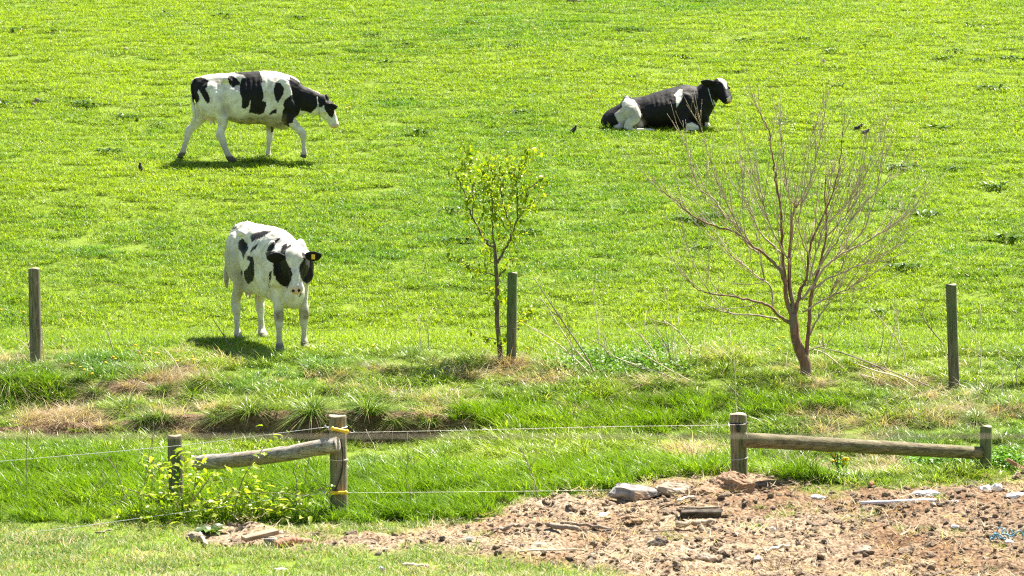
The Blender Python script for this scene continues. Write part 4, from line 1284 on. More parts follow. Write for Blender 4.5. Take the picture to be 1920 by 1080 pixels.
# the near wire the camera looks over (out of focus), with its posts beside the view
def near_wire():
    Y = 6.4
    a = at(960, 819, Y)
    t = thing("wire_fence", "single blurred wire of the closest fence crossing the whole view", "fence", (-3.2, Y, Hs(-3.2, Y)))
    o = Vector((-3.2, Y, Hs(-3.2, Y)))
    for x in (-3.2, 3.2):
        post_mesh("post", Vector((x, Y + .06, Hs(x, Y + .06))) - o, a.z + .15 - Hs(x, Y), .05, M['post'], t, (0, 0), 50)
    pts = [np.array(Vector((x, Y, a.z + .0004 * x * x)) - o) for x in np.linspace(-3.2, 3.2, 9)]
    mesh_obj("wire", *tube(pts, .0021, 6), M['stemgrey'], t)
near_wire()

# ------------------------------------------------------------------ trees
def digit(seq, ox, oy, sc): return [(ox + p[0] / sc, oy + p[1] / sc) for p in seq]

def bare_tree():
    base = ground(1510, 706); Y = base.y; ppm = FPX / (Y * CP)
    t = thing("bare_tree", "leafless multi stemmed young tree with reddish trunk and many thin branches", "tree", base)
    rs = random.Random(5)
    def P(seq, dy0, dy1):
        n = len(seq); out = []
        for i, p in enumerate(seq):
            k = i / max(1, n - 1)
            out.append(np.array(at(1220 + p[0] / 1.9635, 170 + p[1] / 1.9635, Y + dy0 + (dy1 - dy0) * k ** 1.2) - base))
        return out
    tr = MB()
    pts = P([(574, 1075), (572, 1045), (568, 1000), (548, 955), (532, 905), (528, 860), (524, 820)], 0, 0)
    tr.add(tube(pts, [.105, .075, .066, .064, .056, .056, .05], 14, sub=4))
    tr.obj("trunk", M['bark_red'], t)
    limbs = [
        ([(570, 1000), (577, 925), (585, 850), (592, 760), (620, 650), (640, 560), (650, 470), (640, 380), (645, 300)], [.038, .03, .028, .025, .019, .014, .011, .008, .004], .25),
        ([(524, 858), (480, 838), (430, 790), (380, 775), (310, 760), (200, 742), (150, 712), (90, 650)], [.03, .024, .019, .016, .013, .010, .006, .003], -.3),
        ([(470, 842), (380, 825), (300, 822), (230, 800), (170, 765)], [.016, .012, .010, .007, .003], .4),
        ([(523, 840), (500, 760), (490, 690), (440, 620), (370, 565), (310, 520), (240, 500), (150, 460), (100, 410), (50, 375), (5, 320)], [.036, .032, .028, .022, .018, .015, .013, .010, .007, .005, .003], -.5),
        ([(370, 565), (325, 500), (270, 460), (235, 400), (180, 360), (140, 240), (118, 110)], [.015, .012, .010, .009, .006, .005, .003], -.2),
        ([(497, 740), (488, 640), (482, 540), (480, 450), (465, 350), (450, 250), (435, 150), (400, 80), (370, 5)], [.026, .023, .020, .017, .015, .012, .010, .006, .003], .15),
        ([(524, 830), (512, 700), (516, 560), (524, 450), (542, 420)], [.036, .028, .023, .02, .018], .1),
        ([(535, 425), (505, 380), (492, 260), (480, 160), (472, 30)], [.012, .010, .008, .006, .003], .05),
        ([(542, 420), (580, 350), (605, 260), (630, 150), (655, 0)], [.013, .011, .009, .006, .003], .2),
        ([(530, 820), (555, 730), (575, 680), (592, 560), (640, 450), (680, 350), (700, 230), (715, 80)], [.032, .026, .020, .017, .013, .010, .007, .003], .35),
        ([(556, 770), (600, 710), (650, 640), (720, 590), (780, 565), (850, 520), (930, 460), (980, 400)], [.022, .020, .018, .014, .012, .009, .006, .003], .5),
        ([(590, 735), (660, 690), (760, 645), (830, 625), (920, 570)], [.016, .013, .010, .007, .003], -.3),
        ([(560, 815), (640, 770), (700, 740), (760, 710), (850, 650)], [.014, .011, .008, .006, .003], -.5),
        ([(640, 545), (700, 480), (760, 400), (800, 280), (832, 130)], [.014, .012, .009, .006, .003], .6),
        ([(720, 590), (790, 500), (830, 380), (850, 260), (868, 90)], [.012, .010, .008, .005, .003], .7),
        ([(585, 900), (620, 830), (655, 770), (690, 680), (740, 560)], [.015, .012, .009, .006, .003], -.4),
        ([(574, 960), (620, 945), (650, 930), (700, 860), (760, 740)], [.008, .007, .006, .004, .0025], -.6),
        ([(400, 600), (350, 560), (310, 470), (262, 380), (205, 210), (160, 0)], [.014, .012, .009, .007, .005, .003], -.6),
        ([(480, 600), (440, 560), (400, 520), (370, 440), (340, 380), (330, 260)], [.016, .014, .011, .009, .006, .003], .5),
        ([(450, 800), (440, 720), (400, 690), (340, 640), (280, 590), (240, 520)], [.014, .012, .010, .008, .006, .003], .35),
        ([(590, 620), (560, 560), (545, 480), (560, 380), (580, 250), (600, 120)], [.014, .012, .009, .007, .005, .003], -.3),
        ([(515, 640), (470, 560), (430, 470), (410, 380), (380, 300), (340, 150)], [.015, .012, .010, .008, .006, .003], -.35),
        ([(600, 680), (680, 560), (740, 470), (800, 400), (880, 330), (960, 280)], [.015, .012, .009, .007, .005, .003], .3),
        ([(575, 720), (610, 600), (640, 500), (720, 420), (770, 300), (790, 150)], [.014, .012, .010, .008, .005, .003], -.2)]
    allL = []
    for seq, rad, dy in limbs:
        pts = P(seq, 0 if seq[0][1] > 600 else dy * .4, dy)
        M4 = catmull(np.column_stack([pts, np.array(rad) * .85]), 5)
        M4[1:-1, :3] += np.random.default_rng(int(abs(seq[1][0]))).normal(0, .006, (len(M4) - 2, 3))
        mb = MB().add(tube(M4[:, :3], M4[:, 3], 8))
        mb.obj("branch", M['bark_red'] if rad[0] > .025 else M['twig'], t)
        allL.append(M4)
    tw = MB()
    r2 = np.random.default_rng(77)
    cen = np.array([0, 0, 1.5])
    def shoot(start, d, L, r, depth):
        L *= 1.35 * (.55 if start[2] > 2.3 else .8 if start[2] > 1.8 else 1.0); r *= 1.05
        n = 6; p = start.copy(); pts = [p.copy()]; d = d / np.linalg.norm(d)
        for i in range(n):
            d = d + np.array([0, 0, .10]) + r2.normal(0, .05, 3); d /= np.linalg.norm(d)
            p = p + d * L / n; pts.append(p.copy())
        tw.add(tube(pts, np.linspace(r, .0016, n + 1), 5))
        for i in range(2, n, 1):                      # buds
            if r2.random() < .6: tw.add(ellipsoid(pts[i], (.006, .006, .008), None, 5, 4))
        if depth > 0:
            for k in range(r2.integers(1, 3)):
                i = r2.integers(1, n - 1)
                side = r2.normal(0, 1, 3); side -= d * side.dot(d); side /= np.linalg.norm(side)
                shoot(pts[i], d + side * .6, L * r2.uniform(.3, .6), r * .6, depth - 1)
    for M4 in allL:
        Ln = np.linalg.norm(np.diff(M4[:, :3], axis=0), axis=1).sum()
        for k in range(int(5 + Ln * 5.4)):
            i = r2.integers(int(len(M4) * .2), len(M4) - 1)
            p = M4[i, :3]; d = M4[i + 1, :3] - M4[i, :3]; d = d / np.linalg.norm(d)
            side = r2.normal(0, 1, 3); side -= d * side.dot(d); side /= np.linalg.norm(side)
            out = p - cen; out[2] *= .3; out /= np.linalg.norm(out) + .3
            if p[2] < .9 and r2.random() < .7: continue
            shoot(p, d * .7 + side * .55 + out * .35 + np.array([0, 0, .45]), r2.uniform(.25, .95), min(.0058, M4[i, 3] * .8), 1 if r2.random() < .5 else 0)
    o = tw.obj("twigs", M['twig'], t); tag(o, kind="stuff")
bare_tree()

def leaf_shape(L, w, r, fold=.25, droop=.3):
    """8-vertex leaf, midrib folded; root at origin, along +x"""
    xs = [0, .3, .7, 1.0]; ws = [0, .9, .75, 0]
    V = [(0, 0, 0), (.3 * L, w * .5, fold * w * .5), (.3 * L, 0, -.02 * L), (.3 * L, -w * .5, fold * w * .5), (.7 * L, w * .42, fold * w * .42 - droop * L * .3), (.7 * L, 0, -droop * L * .35), (.7 * L, -w * .42, fold * w * .42 - droop * L * .3), (L, 0, -droop * L)]
    F = [(0, 2, 1), (0, 3, 2), (1, 2, 5, 4), (2, 3, 6, 5), (4, 5, 7), (5, 6, 7)]
    return np.array(V), F

def leaf_cloud(spots, L, w, rs, droop=(-.8, .3)):
    """spots: list of positions; returns V,F,rnd,hh"""
    V0, F0 = leaf_shape(1, w / L, 0)
    Vs, Fs, Rn = [], [], []; n = 0
    for p in spots:
        yaw = rs.uniform(0, 6.283); pit = rs.uniform(*droop); rol = rs.normal(0, .5); s = L * rs.uniform(.55, 1.25)
        Rm = np.array((Matrix.Rotation(yaw, 3, 'Z') @ Matrix.Rotation(-pit, 3, 'Y') @ Matrix.Rotation(rol, 3, 'X')))
        Vs.append((V0 * s) @ Rm.T + p); Fs += [tuple(i + n for i in f) for f in F0]; n += len(V0)
        Rn.append(np.full(len(V0), rs.random()))
    return np.concatenate(Vs), Fs, np.concatenate(Rn)

def leafy_tree():
    base = ground(939, 677); Y = base.y
    t = thing("young_tree", "slender young tree coming into small yellow green leaves beside a tall post", "tree", base)
    def P(seq, dy):
        return [np.array(at(800 + p[0] / 2.348, 250 + p[1] / 2.348, Y + dy * (i / max(1, len(seq) - 1))) - base) for i, p in enumerate(seq)]
    mb = MB().add(tube(P([(327, 1015), (325, 985), (318, 900), (310, 830), (311, 700), (306, 600), (301, 520), (300, 500)], 0), [.046, .036, .031, .028, .027, .024, .020, .018], 12, sub=4))
    mb.obj("trunk", M['bark_dark'], t)
    br = [([(300, 512), (250, 460), (200, 370), (180, 300), (160, 240), (125, 170), (108, 110)], .019, .2), ([(301, 505), (290, 430), (288, 300), (272, 200), (262, 110)], .015, -.15),
          ([(312, 570), (350, 500), (372, 450), (400, 385), (432, 330), (440, 260)], .021, -.2), ([(372, 405), (335, 310), (320, 200), (330, 120)], .011, .2), ([(350, 422), (305, 345), (280, 260)], .009, -.3),
          ([(400, 385), (398, 270), (405, 170), (440, 110), (460, 60)], .013, .1), ([(405, 275), (450, 240), (500, 205), (540, 180)], .009, -.2), ([(402, 200), (370, 150), (360, 80)], .008, .25), ([(400, 270), (340, 195)], .006, -.2),
          ([(304, 628), (230, 605), (180, 580), (110, 540)], .010, -.2), ([(312, 635), (350, 595), (370, 560), (415, 560)], .011, .2), ([(312, 830), (290, 700), (265, 690)], .008, .1), ([(318, 855), (380, 840), (440, 800), (465, 760)], .009, -.15),
          ([(318, 910), (260, 900), (205, 868)], .007, .15), ([(310, 760), (350, 720), (380, 690)], .007, -.1), ([(200, 375), (205, 250), (190, 140), (185, 50)], .008, .1), ([(180, 300), (230, 240), (245, 180)], .006, -.15),
          ([(300, 470), (340, 460), (350, 440)], .005, .1), ([(302, 560), (262, 580), (262, 500)], .006, .1), ([(420, 350), (470, 300), (500, 260)], .007, .2), ([(320, 880), (350, 900), (385, 850)], .006, -.15)]
    rs = np.random.default_rng(3)
    spots = []
    for seq, r, dy in br:
        pts = P(seq, dy)
        M4 = catmull(np.column_stack([pts, np.linspace(r * .85, .0025, len(pts))]), 5)
        M4[1:-1, :3] += rs.normal(0, .008, (len(M4) - 2, 3))
        MB().add(tube(M4[:, :3], M4[:, 3], 7)).obj("branch", M['bark_dark'], t)
        low = M4[:, 2].mean() < 1.25
        Ln = np.linalg.norm(np.diff(M4[:, :3], axis=0), axis=1).sum()
        for k in range(int(Ln * (90 if low else 110))):
            i = rs.integers(int(len(M4) * (.35 if low else .25)), len(M4))
            sd = .035 if low else .062
            spots.append(M4[i, :3] + rs.normal(0, 1, 3) * np.array([sd, sd * 1.2, sd]))
    # thicker foliage in the middle of the crown
    for cx, cy, sx, sy, n in ((270, 180, 45, 60, 170), (300, 260, 50, 55, 180), (400, 130, 60, 50, 160), (460, 160, 35, 55, 70), (270, 380, 25, 50, 50), (400, 300, 35, 50, 70), (170, 190, 40, 60, 70), (200, 120, 50, 40, 45), (330, 900, 30, 25, 50), (300, 700, 40, 30, 40), (390, 460, 20, 35, 30)):
        for k in range(int(n * .28)):
            spots.append(np.array(at(800 + rs.normal(cx, sx * .75) / 2.348, 250 + rs.normal(cy, sy * .75) / 2.348, Y + rs.normal(0, .16)) - base))
    V, F, Rn = leaf_cloud(spots, .060, .038, rs, (-1.2, .2))
    o = mesh_obj("foliage", V, F, M['treeleaf'], t, True, {"rnd": Rn}); tag(o, kind="stuff")
leafy_tree()

# ------------------------------------------------------------------ leafy shrub in front of the left fence
def shrub():
    base = ground(345, 985); Y = 29.55
    base = Vector((at(345, 985, Y).x, Y, Hs(at(345, 985, Y).x, Y)))
    t = thing("shrub", "sprawling leafy shrub with pale leaves growing over the low end of the silvery rail", "shrub", base)
    q = lambda x, y, Yo: np.array(at(250 + x / 3.3756, 740 + y / 3.3756, Y + Yo) - base)
    stems = [([(330, 850), (330, 750), (430, 600), (500, 510), (585, 440)], .010, -.25), ([(600, 860), (650, 680), (700, 520), (780, 400), (890, 240)], .009, -.3), ([(325, 860), (320, 740), (290, 600), (310, 480), (330, 380)], .012, .0),
             ([(310, 840), (280, 700), (200, 560), (170, 470), (60, 380)], .007, .1), ([(345, 850), (420, 720), (560, 640), (760, 560)], .008, -.2), ([(240, 860), (170, 700), (90, 640), (-60, 590)], .007, -.15), ([(460, 850), (480, 700), (640, 640), (850, 620), (1100, 640)], .007, -.25),
             ([(500, 860), (640, 760), (860, 720), (1120, 740)], .007, -.3), ([(700, 860), (850, 760), (1000, 690), (1230, 580)], .006, -.1), ([(320, 860), (380, 620), (400, 480), (420, 400)], .007, .05), ([(150, 880), (60, 780), (-40, 760)], .006, -.2)]
    rs = np.random.default_rng(9); spots = []
    for seq, r, dy in stems:
        pts = [q(x, y, dy * i / (len(seq) - 1)) for i, (x, y) in enumerate(seq)]
        pts[0][2] = min(pts[0][2], -.01)
        M4 = catmull(np.column_stack([pts, np.linspace(r, .003, len(pts))]), 5)
        MB().add(tube(M4[:, :3], M4[:, 3], 7)).obj("stem", M['stemgrey'], t)
        n = int(np.linalg.norm(np.diff(M4[:, :3], axis=0), axis=1).sum() * (30 if r >= .009 and seq[-1][1] < 450 else 65))
        for k in range(n):
            i = rs.integers(int(len(M4) * .2), len(M4)); spots.append(M4[i, :3] + rs.normal(0, .055, 3))
    for cx, cy, sx, sy, n in ((60, 820, 90, 50, 120), (200, 830, 90, 50, 130), (420, 740, 110, 60, 110), (620, 740, 110, 60, 120), (820, 690, 110, 60, 100), (1000, 690, 90, 50, 70), (330, 420, 60, 60, 55), (270, 560, 60, 80, 50), (130, 460, 60, 50, 25), (700, 830, 140, 30, 60), (900, 800, 120, 30, 40)):
        for k in range(int(n * .62)): spots.append(q(rs.normal(cx, sx * .8), rs.normal(cy, sy * .7), rs.normal(-.1, .14)))
    spots = [s for s in spots if s[2] > -.02]
    rs.shuffle(spots)
    # leaves near the front are separate parts, the rest is one mass
    V0, F0 = leaf_shape(.085, .038, 0)
    src = []
    for k in range(6):
        src.append(mesh_obj("leaf", V0 * (.75 + .12 * k), F0, M['shrubleaf'], None, True, {"rnd": np.full(len(V0), (k + .5) / 6)}, link=False).data)
    spots.sort(key=lambda s: s[1])
    for s in spots[:280]:
        o = bpy.data.objects.new("leaf", src[rs.integers(0, 6)]); COL.objects.link(o); o.parent = t
        o.location = s; o.rotation_euler = (rs.normal(0, .5), rs.uniform(-.5, .6), rs.uniform(0, 6.283))
    V, F, Rn = leaf_cloud(spots[280:], .078, .036, rs, (-.8, .5))
    o = mesh_obj("foliage", V, F, M['shrubleaf'], t, True, {"rnd": Rn}); tag(o, kind="stuff")
shrub()

def rosette(name, label, cat, base, L, w, n, mat, seed, group=None, upright=.5):
    t = thing(name, label, cat, base, 0, group)
    rs = np.random.default_rng(seed)
    V0, F0 = leaf_shape(1, w / L, 0, .3, .45)
    for k in range(n):
        o = mesh_obj("leaf", V0 * L * rs.uniform(.7, 1.15), F0, mat, t, True, {"rnd": np.full(len(V0), rs.random())})
        o.rotation_euler = (rs.normal(0, .2), -rs.uniform(.15, .9) * upright - .15, k * 2.4 + rs.normal(0, .3)); o.location = (rs.normal(0, .01), rs.normal(0, .01), .015)
    return t
b = ground(395, 1003)
rosette("dock_plant", "broad dark green dock leaves at the foot of the sprawling shrub", "weed", b, .17, .10, 10, M['weed'], 5, upright=.9)

# ------------------------------------------------------------------ tussocks along the bank (each one a plant)
def tussock_mesh(k, dead=.3):
    parts = [(blades(430, .09, .16, .42, .0065, (.05, .8), (.35, 1.3), 600 + k, (0, -.1), 4, centred=True), 0),
             (blades(int(110 * dead), .07, .2, .40, .006, (.5, .95), (.6, 1.2), 640 + k, (0, -.3), 3, centred=True), 1)]
    V, F, rn, hh, mi = join_blades(parts)
    return mesh_obj("tussock", V, F, [M['tussock'], M['haydry']], None, True, {"rnd": rn, "hh": hh}, mi, link=False).data
TM = [tussock_mesh(k) for k in range(5)]
TPOS = [(235, 775, 1.05), (20, 715, 1.15), (95, 730, 1.2), (60, 745, 0.9), (130, 690, 0.9), (250, 700, 0.8), (905, 800, 0.75), (1000, 820, 0.7), (1130, 830, 0.7), (1040, 850, 0.6), (770, 672, 0.9), (805, 680, 0.85), (880, 690, 0.8), (1360, 700, 1.05), (1440, 708, 1.0), (1395, 712, 0.8), (1850, 745, 1.1), (1800, 765, 0.8), (1560, 700, 0.8), (1590, 685, 0.9), (1280, 690, 0.75), (1500, 868, 1.1), (1465, 862, 0.9), (1560, 905, 0.7), (1530, 795, 0.7), (1620, 780, 0.6), (1230, 775, 0.8), (170, 770, 0.7), (610, 700, 0.7), (700, 690, 0.65), (1700, 690, 0.6), (1900, 770, 0.9), (1490, 740, 0.8), (30, 745, 1.0), (120, 752, 0.9), (180, 735, 0.8), (300, 735, 0.9), (850, 760, 0.8), (300, 700, 0.8), (330, 690, 0.7), (380, 720, 0.8), (550, 730, 0.7), (480, 735, 0.7), (930, 790, 0.7), (1080, 800, 0.7), (1180, 820, 0.7), (1310, 800, 0.8), (1340, 765, 0.8), (1450, 800, 0.7), (1580, 770, 0.8), (1660, 820, 0.7), (1740, 800, 0.8), (1820, 820, 0.8), (1880, 830, 0.9), (1640, 880, 0.8), (1440, 850, 0.7), (1600, 845, 0.7), (15, 775, 0.9), (75, 700, 0.9), (150, 715, 0.8), (210, 755, 0.9), (270, 790, 0.8), (395, 725, 0.7), (650, 710, 0.7), (740, 700, 0.7), (860, 705, 0.7), (1010, 712, 0.7), (1660, 760, 0.8), (1730, 770, 0.7), (1830, 790, 0.8), (1560, 800, 0.7), (1420, 770, 0.7), (1500, 850, 0.9), (1535, 880, 0.8), (300, 788, 0.9), (362, 754, 1.25), (412, 792, 0.8), (470, 784, 1.15), (585, 780, 1.2), (690, 784, 1.35), (640, 800, 0.7), (740, 800, 0.8), (805, 797, 0.95), (430, 742, 0.8), (530, 748, 0.75), (620, 735, 0.7), (760, 752, 0.8)]
def place_tussocks():
    rs = np.random.default_rng(4)
    for i, (px, py, s) in enumerate(TPOS):
        g = ground(px, py, 31.5)
        o = bpy.data.objects.new("grass_tussock", TM[i % 5]); COL.objects.link(o)
        o.location = g - Vector((0, 0, .02)); o.rotation_euler = (0.15, 0, rs.uniform(0, 6.28)); s *= .98; o.scale = (s, s, s * rs.uniform(.85, 1.05))
        tag(o, "arching clump of long grass on the ditch bank", "grass tussock", "grass tussocks along the ditch bank")
place_tussocks()

# low leafy ground cover under the thin post on the right
def ground_cover():
    rs = np.random.default_rng(6); spots = []
    A = [(1690, 872), (1760, 862), (1840, 868), (1900, 860), (1930, 900), (1850, 915), (1700, 912)]
    B = [(1000, 690), (1080, 660), (1250, 650), (1320, 680), (1290, 700), (1100, 705)]
    C = [(850, 690), (1000, 700), (1330, 690), (1300, 720), (900, 712)]
    for poly, n, mxh in ((A, 2600, .20), (B, 1500, .14)):
        xs = [p[0] for p in poly]; ys = [p[1] for p in poly]
        while n > 0:
            px, py = rs.uniform(min(xs), max(xs)), rs.uniform(min(ys), max(ys))
            if inpoly(np.array([px]), np.array([py]), poly)[0] < 0: continue
            g = ground(px, py + 6, 31.6); n -= 1
            spots.append(np.array(g) + np.array([rs.normal(0, .03), rs.normal(0, .05), rs.uniform(.02, mxh)]))
    V, F, Rn = leaf_cloud(spots, .045, .034, rs, (-.3, .9))
    o = mesh_obj("ground_cover", V, F, M['clover'], None, True, {"rnd": Rn})
    tag(o, "low leafy green weeds covering the ground by the thin post", kind="stuff")
ground_cover()

# weed clumps on the hillside
def weed_mesh(k):
    rs = np.random.default_rng(700 + k)
    V0, F0 = leaf_shape(1, .32, 0, .3, .5); Vs = []; Fs = []; Rn = []; n = 0
    for j in range(26):
        s = rs.uniform(.07, .17); th = rs.uniform(0, 6.283); c = np.array([np.clip(rs.normal(0, .09), -.15, .15), np.clip(rs.normal(0, .05), -.1, .1), .02])
        Rm = np.array((Matrix.Rotation(th, 3, 'Z') @ Matrix.Rotation(-rs.uniform(.05, .9), 3, 'Y')))
        Vs.append((V0 * s) @ Rm.T + c); Fs += [tuple(i + n for i in f) for f in F0]; n += 8; Rn.append(np.full(8, rs.random()))
    return mesh_obj("weed", np.concatenate(Vs), Fs, M['weed'], None, True, {"rnd": np.concatenate(Rn)}, link=False).data
WM = [weed_mesh(k) for k in range(5)]
WPOS = [(30, 60, 1.1), (95, 62, .9), (70, 195, .9), (20, 198, 1.0), (150, 200, 1.3), (205, 290, 1.3), (240, 225, 1.3), (160, 205, 1.0), (320, 28, .9), (420, 33, 1), (560, 37, .9), (700, 70, 1), (760, 88, .9), (565, 185, .9), (730, 122, 1.0), (880, 45, .9), (960, 90, 1.0), (1180, 60, 1.2), (1200, 150, .8),
        (1400, 80, .9), (1505, 78, 1.1), (1560, 100, 1), (1620, 90, .8), (1830, 53, 1.2), (1890, 115, 1.2), (1770, 113, 1), (1860, 170, 1.3), (1790, 100, 1.1), (1570, 165, .8), (1760, 245, 1.0), (1690, 320, 1.3), (1740, 410, 1.3), (1790, 322, 1), (1860, 355, 1.2), (1890, 453, 1.2), (1695, 508, 1.3), (1300, 420, 1.6), (1340, 412, 1.2), (1210, 210, .9),
        (790, 254, 1.1), (850, 400, 1.1), (860, 455, 1), (1310, 470, .9), (1475, 235, 1), (1830, 118, 1), (980, 215, 1), (960, 255, .8), (300, 240, .8), (1135, 250, .7), (990, 440, .9), (1650, 590, .8), (1270, 110, .8)]
def place_weeds():
    rs = np.random.default_rng(14)
    for i, (px, py, s) in enumerate(WPOS):
        g = ground(px, py, 36)
        o = bpy.data.objects.new("weed_clump", WM[i % 5]); COL.objects.link(o)
        o.location = g + Vector((0, 0, .03)); o.rotation_euler = (0, 0, rs.choice([0, 3.14]) + rs.normal(0, .3)); s *= 1.0; o.scale = (s * rs.uniform(.9, 1.4), s, s)
        tag(o, "dark broad leaved weed clump among the pasture grass", "weed", "dark weeds dotted over the pasture")
place_weeds()

# dandelions
def dandelions():
    rs = np.random.default_rng(24)
    mb = MB()
    mb.add(tube([(0, 0, 0), (.005, 0, .05), (0, 0, .10)], .0025, 5), 0)
    mb.add(ellipsoid((0, 0, .104), (.022, .022, .010), None, 9, 5), 1)
    me = mb.obj("flower", [M['weed'], M['flower']], link=False).data
    near_l = [(208, 684), (217, 688), (152, 704), (162, 708), (176, 716), (137, 697), (283, 674), (290, 676), (272, 681), (342, 688), (338, 692), (297, 676), (265, 676), (360, 684), (366, 688), (192, 695), (250, 662), (113, 612), (115, 645), (40, 598), (148, 598), (2, 594), (490, 578), (498, 588), (505, 590), (880, 455), (1460, 648), (1472, 646), (1383, 666), (1533, 643), (1553, 642), (1465, 668), (1700, 655), (986, 668), (627, 671), (703, 663)]
    far_l = [(38, 65), (50, 58), (92, 42), (18, 128), (1436, 90), (1471, 80), (1645, 60), (1652, 60), (1668, 68), (1768, 76), (1736, 188), (1735, 192), (1678, 200), (1908, 235), (1720, 311), (1844, 333), (1190, 167), (1111, 186), (1102, 190), (1123, 257), (648, 210), (657, 208), (366, 312), (900, 440), (1000, 60), (890, 100)]
    for px, py in near_l + far_l:
        g = ground(px + rs.normal(0, 1), py + 3, 34)
        o = bpy.data.objects.new("dandelion", me); COL.objects.link(o); o.location = g + Vector((0, 0, .0))
        s = 1.0 if py > 400 else 1.25
        o.scale = (s, s, 1.15 if py > 560 else 1.0); o.rotation_euler = (.25, 0, rs.uniform(0, 6.28))
        tag(o, "small yellow dandelion flower standing in the green grass", "flower", "dandelions in the grass")
    # yellow flowering plant by the ditch
    g = ground(1574, 905, 31.4)
    t = thing("flowering_weed", "yellow flowered weed at the dark ditch edge behind the dirt", "wildflower", g)
    st = MB(); hd = []
    for k in range(12):
        a = rs.uniform(0, 6.28); r_ = rs.uniform(.02, .10); h = rs.uniform(.14, .28); e = (r_ * math.cos(a) * 1.2, r_ * math.sin(a), h)
        st.add(tube([(0, 0, -.05), (e[0] * .4, e[1] * .4, h * .6), e], .004, 5)); hd.append(e)
    st.obj("stems", M['weed'], t)
    for e in hd: mesh_obj("flower_head", *ellipsoid(e, (.022, .022, .014), None, 8, 5), M['flower'], t)
    spots = [np.array([rs.normal(0, .07), rs.normal(0, .05), rs.uniform(.02, .2)]) for _ in range(60)]
    V, F, Rn = leaf_cloud(spots, .06, .03, rs); o = mesh_obj("foliage", V, F, M['clover'], t, True, {"rnd": Rn}); tag(o, kind="stuff")
dandelions()

# ------------------------------------------------------------------ dead stalks and twigs (each its own thing)
def stalk(px_pts, Y, r, mat, label, group=None, dy=0.0, side=0, name="dry_stalk", cat="dry stalk"):
    base = at(px_pts[0][0], px_pts[0][1], Y)
    gz = Hs(base.x, base.y); base.z = gz - .02
    pts = [np.array([0, 0, 0])] + [np.array(at(x, y, Y + dy * (i + 1) / len(px_pts)) - base) for i, (x, y) in enumerate(px_pts[1:])]
    rs = np.random.default_rng(int(px_pts[0][0] * 7 + px_pts[0][1]))
    M4 = catmull(np.column_stack([pts, np.linspace(r, r * .45, len(pts))]), 5)
    mb = MB().add(tube(M4[:, :3], M4[:, 3], 6))
    for k in range(side):
        i = rs.integers(len(M4) // 3, len(M4) - 1); d = M4[i + 1, :3] - M4[i, :3]; d = d / (np.linalg.norm(d) + 1e-6)
        d2 = d + np.array([rs.normal(0, .6), rs.normal(0, .3), rs.uniform(-.2, .5)]); L = rs.uniform(.08, .28)
        mb.add(tube([M4[i, :3], M4[i, :3] + d2 * L * .5, M4[i, :3] + d2 * L + np.array([0, 0, .02])], [r * .5, r * .4, r * .25], 5))
    o = mb.obj(name, mat); o.location = base
    tag(o, label, cat, group)
    return o
def Yat(px, py): return ground(px, py, 31.5).y
